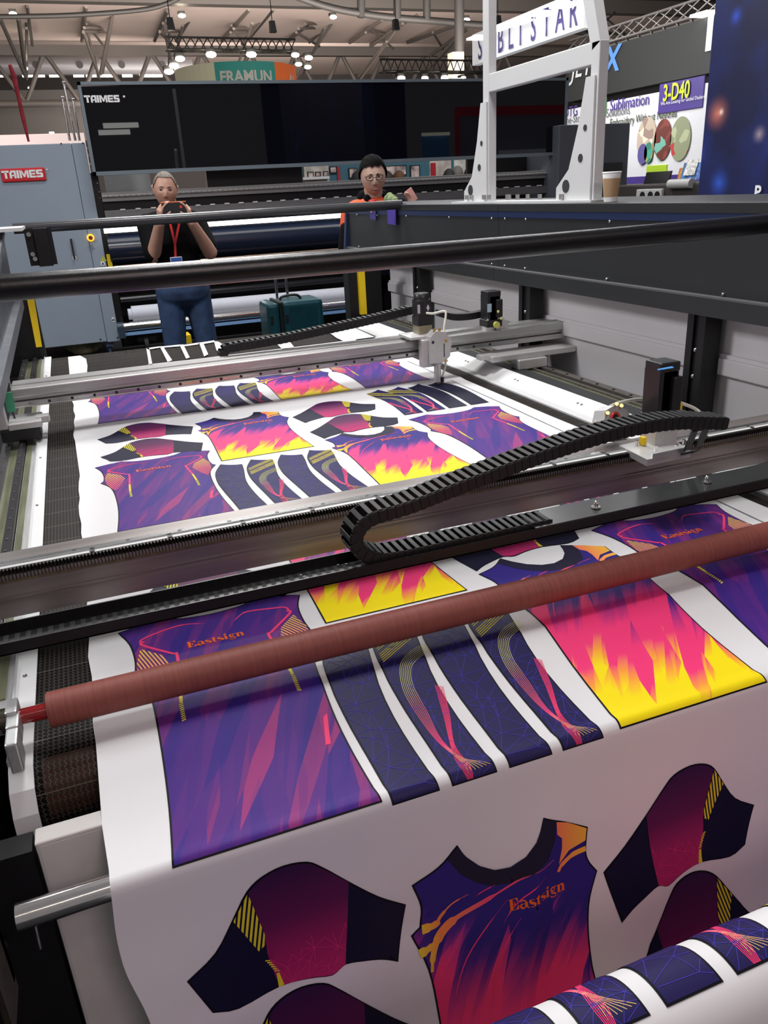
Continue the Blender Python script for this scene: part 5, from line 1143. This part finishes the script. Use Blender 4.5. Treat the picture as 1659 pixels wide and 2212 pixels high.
mb = MB(); mb.box(-20, 7.5, 46.6, 47, 4.6, 6.9); build('trim_3', mb, mat('dark_gallery', (.06, .055, .052), .7), kind='structure')
mb = MB()
for x in (5, 60, 85, 118, 170, 197, 222, 240, 275, 312, 325, 340):
    a = rp(x, 164, 46.4); mb.box(a.x - .25, a.x + .25, 46.35, 46.4, a.z - .06, a.z + .06)
build('gallery_window', mb, mat('lit_gallery_window', (1, .98, .92), .5, emit=2.2), label='row of bright window slits below the round air duct', cat='window', group='gallery windows')
# ladder beams along the roof slope + V struts
def V(x, y, Y): return ony(x, y, Y)
segs = {
 'a': [((40, 40), (57, 170)), ((0, 40), (55, 165)), ((57, 14), (58, 165)), ((59, 14), (70, 98)), ((57, 61), (60, 61))],
 'b': [((186, 14), (177, 89)), ((246, 16), (217, 160)), ((183, 45), (213, 165)), ((180, 70), (215, 168)), ((246, 20), (222, 158)), ((184, 45), (240, 45)), ((182, 60), (236, 61)), ((180, 68), (232, 69)), ((187, 52), (225, 100))],
 'c': [((362, 23), (334, 88)), ((424, 18), (381, 89)), ((365, 40), (366, 165)), ((352, 50), (375, 160)), ((395, 55), (370, 160)), ((355, 50), (405, 50)), ((345, 68), (398, 68)), ((345, 70), (385, 110))],
 'd': [((538, 20), (479, 89)), ((580, 20), (523, 95)), ((500, 55), (545, 120)), ((545, 50), (510, 150)), ((505, 62), (560, 60)), ((498, 70), (555, 68))],
 'e': [((590, 20), (540, 80)), ((698, 25), (622, 88)), ((738, 30), (668, 92)), ((640, 70), (690, 100)), ((700, 60), (655, 160)), ((720, 45), (640, 170)), ((645, 62), (700, 60)), ((660, 52), (718, 50))],
 'f': [((825, 42), (755, 92)), ((870, 50), (800, 100)), ((800, 62), (850, 105)), ((860, 60), (780, 170)), ((835, 90), (775, 165)), ((790, 70), (850, 68)), ((905, 30), (800, 95))],
 'g': [((985, 55), (880, 92)), ((1010, 62), (930, 120)), ((935, 70), (960, 110)), ((1000, 65), (915, 160)), ((985, 90), (925, 150))]}
for i, (k, L) in enumerate(segs.items()):
    mb = MB()
    for j, (p, q) in enumerate(L):
        YA = 35.0 + 1.2 * (j % 3); YB_ = 41.0 - .8 * (j % 2); bar(mb, V(*p, YA), V(*q, YB_), .075 if j < 2 else .055, 6)
    build('roof_strut', mb, stl2 if i % 2 else stl, label='%s cluster of slanted steel roof struts' % ('leftmost', 'second', 'third', 'fourth', 'fifth', 'sixth', 'rightmost')[i], cat='roof strut', group='slanted roof strut clusters')
# big curved chord close under the top edge
mb = MB(); mb.tube(cr([V(0, 36, 30), V(150, 33, 30), V(300, 22, 30), V(360, 8, 30), V(400, -12, 30)], 5), .07, 8); build('roof_chord', mb, mat('dark_roof_steel', (.022, .021, .020), .6), label='thin dark roof tube rising from the top left corner', cat='roof tube')
mb = MB(); mb.tube(cr([V(640, -8, 28), V(720, 18, 28), V(830, 36, 28), V(960, 47, 28), V(1060, 55, 28), V(1300, 62, 28)], 5), .11, 8)
for x in (780, 858, 922, 990): bar(mb, V(x, -10, 28), V(x, 38 + (x - 780) * .05, 28), .14, 6)
build('roof_chord', mb, mat('dark_roof_steel', (.022, .021, .020), .6), label='dark bowed roof chord with uprights above the white frame', cat='roof tube')
mb = MB(); bar(mb, V(992, -10, 27), V(992, 112, 27), .17, 8); build('hanging_column', mb, mat('dark_roof_steel', (.022, .021, .020), .6), label='dark vertical post hanging from the roof left of the white frame', cat='post')
mb = MB(); a = V(978, 112, 27); b = V(1003, 190, 27); mb.box(a.x, b.x, 27, 27.4, b.z, a.z); build('column', mb, mat('beige_column', (.42, .37, .31), .7), label='beige column under the dark roof post', cat='column')
for i, (x, y, Y) in enumerate(((369, 50, 16), (590, 56, 17), (857, 52, 17), (1078, 45, 15))):
    p = V(x, y, Y); mb = MB(); mb.slab(p + Vector((-.055, 0, -.10)), p + Vector((.065, 0, -.10)), p + Vector((.04, 0, .09)), p + Vector((-.05, 0, .09)), (0, .12, 0)); sp = build('hanging_speaker', mb, blackpl, label=('small black wedge speaker hanging above the left half of the lid', 'small black wedge speaker hanging above the round ring sign', 'black wedge speaker hanging left of the dark post', 'black wedge speaker half hidden by the white frame')[i], cat='speaker')
    mb = MB(); bar(mb, p + Vector((0, .05, .09)), p + Vector((0, .05, 1.5)), .008, 5); build('cable', mb, blackpl, sp)
mb = MB(); a = V(245, 172, 10.2); 
# lamps under the roof
lampm = mat('lit_lamp', (1, .90, .70), .4, emit=45); hous = blackpl
SPL = ['glowing roof spotlight nearest the top left corner', 'glowing spotlight under the left strut, above the red flag', 'small glowing lamp low at the left, beside the red flag', 'glowing roof spotlight just right of the leftmost hanging speaker', 'glowing roof spotlight right of the second hanging speaker',
 'glowing roof spotlight just right of the dark roof post', 'small glowing lamp between red flag and chrome poles', 'glowing roof spotlight seen behind the SUBLISTAR sign', 'uppermost of three spotlights left of the ring sign', 'middle of three spotlights left of the ring sign', 'lowest of three spotlights left of the ring sign',
 'glowing spotlight on the truss above the cream band of the ring sign', 'glowing spotlight on the truss above the teal band of the ring sign', 'glowing spotlight on the truss above the orange band of the ring sign', 'rightmost spotlight on the truss right of the ring sign', 'small spotlight hanging just right of the orange band, the left one', 'lowest small spotlight right of the orange band',
 'leftmost spotlight on the truss left of the white frame', 'second spotlight on the truss left of the white frame', 'third spotlight on the truss left of the white frame', 'faint rightmost spotlight on the truss left of the white frame']
for i, (x, y, Y, r) in enumerate(((28, 30, 32, .11), (52, 148, 40, .14), (77, 258, 55, .16), (393, 34, 34, .12), (720, 37, 33, .12), (1008, 43, 33, .12), (64, 190, 45, .07), (1277, 47, 26, .1), (389, 127, 19, .09), (376, 142, 19, .09), (365, 155, 19, .09), (456, 118, 19, .10), (543, 118, 19, .10), (638, 119, 19, .08), (667, 125, 19, .08), (645, 139, 19, .07), (665, 145, 19, .07), (867, 169, 18, .08), (918, 169, 18, .07), (961, 168, 18, .08), (1001, 168, 18, .05))):
    p = V(x, y, Y); mb = MB(); mb.ball(p, (r * 1.1, r, r * .55), 8); l_ = build('spotlight', mb, lampm, label=SPL[i], cat='spotlight', group='glowing spotlights under the roof')
    mb = MB(); mb.box(p.x - r, p.x + r, Y, Y + .2, p.z + r * .5, p.z + r * 1.3); build('lamp_housing', mb, hous, l_)
truss('lighting_truss', V(360, 108, 19.2), V(640, 112, 19.2), .28, .022, dtruss, 'black lattice truss with spotlights just above the ring sign', 16)
truss('lighting_truss', V(822, 155, 18.2), V(1060, 157, 18.2), .28, .022, dtruss, 'black lattice truss with spotlights left of the white frame', 16)
truss('lighting_truss', V(1325, 75, 14), V(1140, 60, 30), .4, .03, dtruss, 'dark lattice truss behind the white frame', 12)
# ribbon, antennas
mb = MB(); mb.tube([ony(21, 140, 11), ony(30, 165, 11), ony(40, 210, 11), ony(50, 255, 11), ony(62, 306, 11)], [.018, .030, .02, .024, .012], 8); build('red_flag', mb, mat('red_flag_cloth', (.35, .015, .03), .7, 0, .4, 20), label='furled narrow red flag on a pole above the blue-grey cabinet', cat='flag')
for i, (x0, y0, x1, y1) in enumerate(((137, 178, 163, 304), (134, 210, 151, 304), (157, 214, 172, 304))):
    mb = MB(); bar(mb, ony(x0, y0, 10.3), ony(x1, y1, 10.3), .013, 8); mb.ball(ony(x0, y0, 10.3), .02, 6); build('pole', mb, chrome, label=('tallest thin chrome pole left of the black lid', 'thin chrome pole furthest left of the black lid', 'short chrome pole touching the black lid')[i], cat='pole')
girder(52, 6.3, 5.2, -8, 3, .9, 'dim far girder at the left above the cabinet', mat('dim_steel', (.13, .12, .115), .6), .07)
girder(56, 4.8, 3.9, -8, 3, .9, 'dimmest farthest girder low at the left', mat('dim_steel', (.13, .12, .115), .6), .07)
mb = MB(); a = ony(15, 290, 22); b = ony(185, 310, 22); mb.box(a.x - 3, b.x, 22, 22.2, 0, ony(60, 290, 22).z); build('partition', mb, mat('pink_white_partition', (.62, .55, .56), .7), label='pale pinkish partition wall far left beyond the cabinet', cat='partition')
pbox(106, 285, 118, 292, 30, .3, mat('lit_flood', (1, 1, 1), .4, emit=6), 'far_lamp', None, label='small bright far lamp above the pale partition', cat='lamp')

# ------------------------------------------------------------------ PEOPLE
def skin_mat(name, c):
    t = NT(name); co = t.n('ShaderNodeTexCoord').outputs['Object']; n = t.n('ShaderNodeTexNoise', i={'Vector': co, 'Scale': 18}).outputs[0]
    t.link(t.ramp(n, [(.3, tuple(v * .92 for v in c)), (.7, c)]), 'Base Color'); t.b.inputs['Roughness'].default_value = .5
    t.b.inputs['Subsurface Weight'].default_value = .08; t.b.inputs['Subsurface Radius'].default_value = (.02, .008, .004); return t.m
def headfn(scale=1.0, jaw=.30, wide=1.0):
    def f(th, ph, off=0.0):
        # th polar from top, ph azimuth (0 = front)
        sx = math.sin(th) * math.sin(ph); sy = -math.sin(th) * math.cos(ph); sz = math.cos(th)
        x = .077 * wide * sx; y = .094 * sy; z = .118 * sz
        if z < 0:
            k = (-z / .118); x *= 1 - jaw * k ** 1.6; y *= 1 - .10 * k; 
            if sy > 0: y *= 1 - .25 * k
        fr = max(0, -sy)
        g = lambda cx, cz, wx, wz: math.exp(-((x - cx) / wx) ** 2 - ((z - cz) / wz) ** 2)
        d = 0
        if fr > .2:
            ridge = math.exp(-(x / .010) ** 2) * sm01((.028 - z) / .03) * sm01((z + .040) / .012)
            d += .021 * ridge * (.45 + .55 * sm01((.03 - z) / .06)) + .007 * g(.011, -.034, .007, .007) + .007 * g(-.011, -.034, .007, .007)
            d += .006 * (g(.028, .030, .018, .007) + g(-.028, .030, .018, .007)) - .010 * (g(.030, .014, .014, .009) + g(-.030, .014, .014, .009)) - .006 * g(0, .022, .010, .01)
            d += .005 * (g(.040, -.012, .018, .018) + g(-.040, -.012, .018, .018)) + .006 * g(0, -.058, .020, .004) + .006 * g(0, -.068, .017, .0045) - .005 * g(0, -.063, .022, .002)
            d += .007 * g(0, -.098, .020, .012) - .003 * g(0, -.080, .02, .006)
        n = Vector((sx, sy, sz)); p = Vector((x, y - d, z)) + n * off
        return p * scale
    return f
def headmesh(f, nth=56, nph=72, off=0.0, cond=None):
    vs = []; fs = []
    for i in range(nth + 1):
        for k in range(nph): vs.append(f(math.pi * i / nth, 2 * math.pi * k / nph - math.pi, off))
    for i in range(nth):
        for k in range(nph):
            q = (i * nph + k, (i + 1) * nph + k, (i + 1) * nph + (k + 1) % nph, i * nph + (k + 1) % nph)
            if cond is None or all(cond(vs[j]) for j in q): fs.append(q)
    return vs, fs
def caps(mb, L):
    for p, q, r1, r2 in L:
        p = Vector(p); q = Vector(q); d = (q - p); n = 7
        if d.length < 1e-5: mb.ball(p, r1, 8); continue
        u = d.normalized(); path = []; rr = []
        for i in range(n): a = math.pi / 2 * i / n; path.append(p - u * r1 * math.cos(a)); rr.append(max(1e-4, r1 * math.sin(a)))
        path.append(p); rr.append(r1); path.append(q); rr.append(r2)
        for i in range(n - 1, -1, -1): a = math.pi / 2 * i / n; path.append(q + u * r2 * math.cos(a)); rr.append(max(1e-4, r2 * math.sin(a)))
        mb.tube(path, rr, 16)
def blob(name, mb, m, parent, vox, label=None, sm=4):
    o = build(name, mb, m, parent, label, smooth=True)
    r = o.modifiers.new('r', 'REMESH'); r.mode = 'VOXEL'; r.voxel_size = vox; r.use_smooth_shade = True
    s = o.modifiers.new('s', 'SMOOTH'); s.iterations = sm; s.factor = .5
    dg = bpy.context.evaluated_depsgraph_get(); me = bpy.data.meshes.new_from_object(o.evaluated_get(dg)); o.modifiers.clear(); o.data = me
    if not me.materials: me.materials.append(m)
    return o
def hand(L, wrist, palm_dir, normal, side, length=.18, curl=(.5, .6, .6, .5), spread=.0):
    """wrist point, direction of palm, palm normal, thumb side vector sign"""
    w = Vector(wrist); u = Vector(palm_dir).normalized(); n = Vector(normal).normalized(); s = u.cross(n).normalized() * side
    pl = length * .5
    for k in (-1.4, -.5, .5, 1.4): L.append((w + s * .010 * k, w + u * pl + s * .0165 * k, .014, .013))
    fl = (.070, .078, .072, .055)
    for i, k in enumerate((1.5, .5, -.5, -1.5)):
        b = w + u * pl + s * .0185 * k; d = u.copy(); r = .0088; seg = fl[i] / 2.4
        for j in range(3):
            d = (d + n * curl[i] * (.8 if j else .5)).normalized(); e = b + d * seg * (1.1 - .15 * j); L.append((b, e, r, r * .9)); b = e; r *= .92
    b = w + u * pl * .25 + s * .022; d = (u * .6 + s * .9 + n * .3).normalized(); e = b + d * .04; L.append((b, e, .013, .011)); d = (u * .9 + s * .3 + n * .6).normalized(); L.append((e, e + d * .032, .0105, .009)); e = e + d * .032; L.append((e, e + (d + n * .3).normalized() * .024, .009, .008))
def add_head(mb, c, yaw, pitch, roll, f):
    R_ = Matrix.Rotation(yaw, 3, 'Z') @ Matrix.Rotation(pitch, 3, 'X') @ Matrix.Rotation(roll, 3, 'Y')
    vs, fs = headmesh(f); mb.add([Vector(c) + R_ @ v for v in vs], fs, True)
    for sg in (-1, 1):
        p = Vector(c) + R_ @ Vector((sg * .078, .008, -.005)); q = Vector(c) + R_ @ Vector((sg * .083, .018, .022)); q2 = Vector(c) + R_ @ Vector((sg * .076, .006, -.026))
        caps(mb, [(p, q, .010, .012), (p, q2, .010, .007)])
    return R_
# --- man with phone
A = Vector((.735, 6.2, 0)); hc = Vector((.722, 6.14, 1.622))
man = empty('person', (.76, 6.2, 0), 'grey-haired man in black T-shirt and jeans photographing with a phone, red lanyard', 'person')
sk = skin_mat('fair_skin', (.56, .32, .235)); f1 = headfn(1.0, .26, 1.03); mb = MB()
R1 = add_head(mb, hc, math.radians(-6), math.radians(8), math.radians(4), f1)
J = dict(pel=(.75, 6.22, .92), ch=(.755, 6.24, 1.32), nk=(.735, 6.21, 1.50))
L = [((.735, 6.19, 1.56), (.74, 6.225, 1.44), .058, .068), ((.75, 6.24, 1.40), (.75, 6.22, .95), .12, .13), ((.66, 6.24, 1.36), (.85, 6.24, 1.36), .10, .10)]
sL, eL, wL = (.575, 6.24, 1.40), (.575, 6.12, 1.20), (.628, 5.94, 1.41)
sR, eR, wR = (.925, 6.24, 1.38), (.975, 6.12, 1.19), (.846, 5.94, 1.405)
L += [(sL, eL, .058, .052), (eL, wL, .053, .034), (sR, eR, .058, .052), (eR, wR, .053, .034)]
hand(L, (.632, 5.935, 1.42), (.10, -.25, 1), (.95, .3, .0), -1, .145, (.7, .9, .95, .95)); hand(L, (.842, 5.935, 1.415), (-.10, -.25, 1), (-.95, .3, .0), 1, .145, (.6, .9, .95, .95))
hL, hR = (.66, 6.22, .90), (.85, 6.22, .90); kL, kR = (.635, 6.19, .49), (.875, 6.19, .48); aL, aR = (.625, 6.24, .09), (.885, 6.24, .09)
L += [(hL, kL, .09, .06), (kL, aL, .06, .042), (hR, kR, .09, .06), (kR, aR, .06, .042)]
caps(mb, [(Vector(a), Vector(b), r, q) for a, b, r, q in L]); body = blob('body', mb, sk, man, .0055, 'bare head, forearms and hands')
mb = MB(); T_ = [((.755, 6.24, 1.38), (.755, 6.225, 1.16), .150, .160), ((.755, 6.225, 1.16), (.755, 6.225, 1.05), .160, .162), ((.64, 6.24, 1.385), (.87, 6.24, 1.385), .105, .105), ((.60, 6.24, 1.36), (.91, 6.24, 1.36), .085, .085), (sL, tuple(Vector(sL).lerp(Vector(eL), .92)), .078, .070), (sR, tuple(Vector(sR).lerp(Vector(eR), .80)), .078, .072), ((.735, 6.215, 1.455), (.74, 6.23, 1.42), .078, .10)]
caps(mb, T_); blob('t_shirt', mb, mat('black_cotton', (.004, .004, .005), .95, 0, .2, 10, .5, 18, spec=.15), man, .008, 'black T-shirt')
denim = mat('dark_blue_denim', (.018, .045, .110), .8, 0, .35, 14, .6, 60)
mb = MB(); caps(mb, [((.70, 6.22, .93), (.81, 6.22, .93), .145, .145), (hL, kL, .105, .080), (kL, aL, .080, .070), (hR, kR, .105, .080), (kR, aR, .080, .070)]); blob('jeans', mb, denim, man, .009, 'dark blue jeans')
for sx in (.625, .885): mb = MB(); caps(mb, [((sx, 6.26, .05), (sx, 6.10, .04), .045, .04)]); build('shoe', mb, rubber, man)
hairm = mat('short_grey_hair', (.17, .145, .12), .8, 0, .45, 90, .6, 200)
vs, fs = headmesh(f1, 60, 80, .006, lambda v: v.z > .060 - max(0, v.y + .05) * 1.15 and not (v.y < -.045 and v.z < .088) and v.z > -.03)
mb = MB(); mb.add([hc + R1 @ v for v in vs], fs, True); build('hair', mb, hairm, man)
hd_ = mat('dark_eye', (.03, .02, .018), .3)
def feats(root, c, R_, brow, lips, bm_):
    mb = MB()
    for sg in (-1, 1): mb.ball(c + R_ @ Vector((sg * .030, -.0845, .013)), (.0125, .006, .0042), 8)
    build('eyes', mb, hd_, root)
    mb = MB()
    for sg in (-1, 1): mb.tube([c + R_ @ Vector((sg * (.012 + .011 * k), -.094 + .003 * k * k, .031 + .0035 * (k == 1) + .002 * (k == 2))) for k in range(4)], [.002, .0035, .003, .0015], 6)
    build('eyebrows', mb, bm_, root)
    mb = MB(); mb.tube([c + R_ @ Vector((x, -.0935 + 7 * x * x, -.063)) for x in (-.022, -.011, 0, .011, .022)], [.002, .0042, .0048, .0042, .002], 8); build('mouth', mb, lips, root)
feats(man, hc, R1, 0, mat('lip_skin', (.42, .17, .14), .5), mat('grey_brown_brow', (.12, .085, .07), .8))
# phone, lanyard
pc = Vector((.735, 5.895, 1.502)); ph = empty('phone', pc, 'black phone in an orange-edged case held sideways before the grey-haired man', 'phone')
mb = MB(); mb.box(pc.x - .082, pc.x + .082, pc.y - .005, pc.y + .005, pc.z - .040, pc.z + .040, .004); build('phone_body', mb, blackpl, ph)
mb = MB(); mb.box(pc.x - .084, pc.x + .084, pc.y - .006, pc.y + .006, pc.z + .037, pc.z + .043, .002); build('orange_edge', mb, mat('orange_case', (.75, .16, .03), .5), ph)
mb = MB(); mb.cyl(pc + Vector((.045, -.0055, .008)), pc + Vector((.045, -.008, .008)), .010, 14); build('camera_ring', mb, mat('red_lens_ring', (.6, .04, .02), .4), ph)
mb = MB(); mb.box(pc.x - .058, pc.x + .05, pc.y - .003, pc.y + .02, pc.z - .062, pc.z - .04, .004); build('case_flap', mb, blackpl, ph)
red = mat('red_lanyard', (.62, .02, .02), .6)
mb = MB(); a = ony(368, 485, 6.06); b = ony(378, 527, 6.05); c2 = ony(387, 483, 6.06); cc = ony(379, 556, 6.05)
for p, q in ((Vector((.70, 6.12, 1.46)), a), (a, b), (Vector((.79, 6.12, 1.46)), c2), (c2, b), (b, cc)):
    mb.slab(p + Vector((-.008, 0, 0)), p + Vector((.008, 0, 0)), q + Vector((.008, 0, 0)), q + Vector((-.008, 0, 0)), (0, -.003, 0))
lan = build('lanyard', mb, red, man, 'red lanyard')
mb = MB(); a = ony(367, 556, 6.05); b = ony(398, 592, 6.05); mb.box(a.x, b.x, 6.045, 6.05, b.z, a.z, .003); build('badge', mb, whitetx, lan)
mb = MB(); mb.box(a.x + .003, b.x - .003, 6.043, 6.046, a.z - .03, a.z - .004); build('badge_header', mb, mat('badge_blue', (.03, .1, .4), .5), lan)
# yellow trestle foot behind the man
mb = MB(); a = ony(392, 722, 7.4); b = ony(412, 742, 7.4); mb.box(a.x, b.x, 7.3, 7.5, .0, a.z); mb.box(a.x - .05, b.x, 7.5, 8.2, .2, .26); build('yellow_stand', mb, yellow, label='yellow steel stand foot on the floor seen between the jeans legs', cat='stand')
# --- man with glasses
hc2 = Vector((2.335, 6.28, 1.648)); man2 = empty('person', (2.4, 6.4, 0), 'young man with glasses in an orange and black polo standing behind the hood', 'person')
sk2 = skin_mat('light_tan_skin', (.66, .43, .33)); f2 = headfn(1.13, .12, 1.12); mb = MB()
R2 = add_head(mb, hc2, math.radians(-14), math.radians(14), math.radians(-3), f2)
L = [((2.36, 6.36, 1.56), (2.38, 6.42, 1.42), .072, .082), ((2.38, 6.42, 1.38), (2.38, 6.40, .95), .15, .16), ((2.22, 6.42, 1.36), (2.56, 6.42, 1.36), .11, .11)]
s1, e1, w1 = (2.175, 6.40, 1.37), (2.12, 6.38, 1.08), (2.25, 6.15, 1.00); s2, e2, w2 = (2.60, 6.40, 1.37), (2.70, 6.32, 1.14), (2.60, 6.12, 1.36)
L += [(s1, e1, .06, .05), (e1, w1, .05, .032), (s2, e2, .06, .05), (e2, w2, .05, .032)]
hand(L, (2.60, 6.12, 1.37), (-.25, -.1, 1), (-.9, -.2, .1), 1, .17); hand(L, w1, (.9, -.4, .0), (0, 0, -1), 1, .17)
L += [((2.30, 6.4, .92), (2.28, 6.4, .48), .10, .07), ((2.28, 6.4, .48), (2.28, 6.44, .09), .065, .045), ((2.46, 6.4, .92), (2.48, 6.4, .48), .10, .07), ((2.48, 6.4, .48), (2.48, 6.44, .09), .065, .045)]
caps(mb, [(Vector(a), Vector(b), r, q) for a, b, r, q in L]); blob('body', mb, sk2, man2, .0055, 'bare head, neck and arms')
orange = mat('orange_polo_cotton', (.72, .10, .03), .8)
mb = MB(); caps(mb, [((2.38, 6.42, 1.36), (2.38, 6.42, .98), .175, .19), ((2.24, 6.42, 1.375), (2.54, 6.42, 1.375), .112, .112), (s1, tuple(Vector(s1).lerp(Vector(e1), .85)), .085, .08), (s2, tuple(Vector(s2).lerp(Vector(e2), .7)), .085, .08)]); blob('polo_shirt', mb, orange, man2, .008, 'orange polo shirt')
bk = mat('black_cotton', (.008, .008, .009), .85)
mb = MB(); caps(mb, [((2.30, 6.345, 1.49), (2.345, 6.285, 1.38), .030, .018), ((2.44, 6.345, 1.49), (2.395, 6.285, 1.38), .034, .018), ((2.30, 6.42, 1.50), (2.45, 6.42, 1.50), .055, .055)]); blob('collar', mb, bk, man2, .006)
mb = MB(); caps(mb, [(Vector(s2) + Vector((.0, -.03, .045)), Vector(s2).lerp(Vector(e2), .5) + Vector((.03, -.01, .01)), .065, .07)]); blob('black_sleeve_panel', mb, bk, man2, .008); mb = MB(); caps(mb, [(Vector(s1).lerp(Vector(e1), .35) + Vector((-.02, -.02, 0)), Vector(s1).lerp(Vector(e1), .86) + Vector((-.01, -.01, 0)), .07, .078)]); blob('black_sleeve_panel', mb, bk, man2, .008)
mb = MB(); caps(mb, [((2.33, 6.4, .93), (2.43, 6.4, .93), .16, .16), ((2.30, 6.4, .9), (2.28, 6.4, .48), .11, .085), ((2.28, 6.4, .48), (2.28, 6.44, .09), .085, .07), ((2.46, 6.4, .9), (2.48, 6.4, .48), .11, .085), ((2.48, 6.4, .48), (2.48, 6.44, .09), .085, .07)]); blob('trousers', mb, bk, man2, .010)
for sx in (2.28, 2.48): mb = MB(); caps(mb, [((sx, 6.46, .05), (sx, 6.30, .04), .045, .04)]); build('shoe', mb, rubber, man2)
bh = mat('short_black_hair', (.003, .0025, .0025), .9, 0, .3, 120, .3, 200, spec=.15)
vs, fs = headmesh(f2, 60, 80, .012, lambda v: v.z > .082 + .006 * math.sin(v.x * 120) * (v.y < -.05) - max(0, v.y + .065) * 1.25 and v.z > -.035)
mb = MB(); mb.add([hc2 + R2 @ (v * (1.03 + .035 * sm01((v.z - .07) / .06) * abs(math.sin(v.x * 70 + v.y * 55))) + Vector((0, .004, .004))) for v in vs], fs, True); build('hair', mb, bh, man2)
feats(man2, hc2, R2 @ Matrix.Scale(1.13, 3), 0, mat('lip_skin', (.42, .17, .14), .5), bh)
mb = MB(); g = lambda x, y, z: hc2 + R2 @ Vector((x, y, z)); Rg = .0045
for sg in (-1, 1):
    ring = [g(sg * (.037 + .025 * math.copysign(abs(math.cos(a)) ** .7, math.cos(a))), -.112 + .010 * abs(math.cos(a) + sg * 0 + 1) * .5 * (1 if sg > 0 else 1), .014 + .017 * math.copysign(abs(math.sin(a)) ** .7, math.sin(a))) for a in [math.pi * k / 14 for k in range(29)]]
    mb.tube(ring, .0022, 6); mb.tube([g(sg * .062, -.103, .020), g(sg * .088, .0, .018)], .0022, 6)
mb.tube([g(-.012, -.114, .018), g(.012, -.114, .018)], .0016, 6); build('glasses', mb, mat('matte_black_rim', (.004, .004, .004), .8, spec=.1), man2, 'thin black glasses')
p = Vector((2.575, 6.09, 1.495)); mb = MB(); fr_ = frame(p, (.6, 0, -1), (.8, 0, .48)); mb.slab(fr_(-.05, -.03), fr_(.05, -.03), fr_(.05, .03), fr_(-.05, .03), (0, .01, 0)); build('phone', mb, mat('pale_pink_phone_case', (.72, .36, .32), .4), label='pale pink phone held up by the man with glasses', cat='phone')
mb = MB(); q = onx(846, 431, 2.2)
for k, (dx, dz, r) in enumerate(((0, 0, .035), (.045, .004, .030), (-.04, -.005, .025), (.02, .02, .028))): mb.ball(q + Vector((0, dx * 1.6, dz)), (r * .9, r * 1.4, r), 8)
build('plush_toy', mb, mat('sage_green_plush', (.20, .26, .12), .9, 0, .3, 60, .8, 120), label='small sage green plush lump on the hood before the man with glasses', cat='toy')

# ------------------------------------------------------------------ unseen glowing stand-in panels, added behind the photographer for the lid to mirror
MY = 2 * (PY - .15)
def behind(name, x0, y0, x1, y1, y, th, m, parent=None, **k):
    a = ony(x0, y0, MY - y); b = ony(x1, y1, MY - y); mb = MB(); mb.box(a.x, b.x, y - th, y, b.z, a.z); return build(name, mb, m, parent, **k)
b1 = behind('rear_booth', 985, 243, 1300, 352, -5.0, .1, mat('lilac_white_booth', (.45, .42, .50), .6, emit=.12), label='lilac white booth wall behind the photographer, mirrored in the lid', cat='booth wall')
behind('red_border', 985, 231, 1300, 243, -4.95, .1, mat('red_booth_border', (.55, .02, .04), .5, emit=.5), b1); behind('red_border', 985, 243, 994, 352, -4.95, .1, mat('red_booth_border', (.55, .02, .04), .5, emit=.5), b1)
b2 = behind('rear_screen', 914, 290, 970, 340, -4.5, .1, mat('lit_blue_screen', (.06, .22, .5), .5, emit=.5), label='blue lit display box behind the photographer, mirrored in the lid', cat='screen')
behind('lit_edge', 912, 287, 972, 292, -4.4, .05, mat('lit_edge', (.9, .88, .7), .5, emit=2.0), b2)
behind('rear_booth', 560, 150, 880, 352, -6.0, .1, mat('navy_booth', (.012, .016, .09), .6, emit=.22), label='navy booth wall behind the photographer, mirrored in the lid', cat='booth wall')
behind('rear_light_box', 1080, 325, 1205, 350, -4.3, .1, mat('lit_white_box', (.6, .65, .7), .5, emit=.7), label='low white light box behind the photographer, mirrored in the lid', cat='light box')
area('booth_fill_light', (5.6, 10.2, 3.2), .6, 45, (1, 1, 1), target=(7.6, 10.2, 2.0))  # added fill that brightens the white booth wall
for (x0, y0, x1, y1, lb) in ((222, 266, 300, 275, 'upper'), (212, 281, 282, 290, 'lower')):
    behind('light_panel', x0, y0, x1, y1, -3.5, .05, mat('lit_panel', (1, 1, .96), .5, emit=5), label=lb + ' of two bright light panels behind the photographer, mirrored in the lid', cat='light panel')
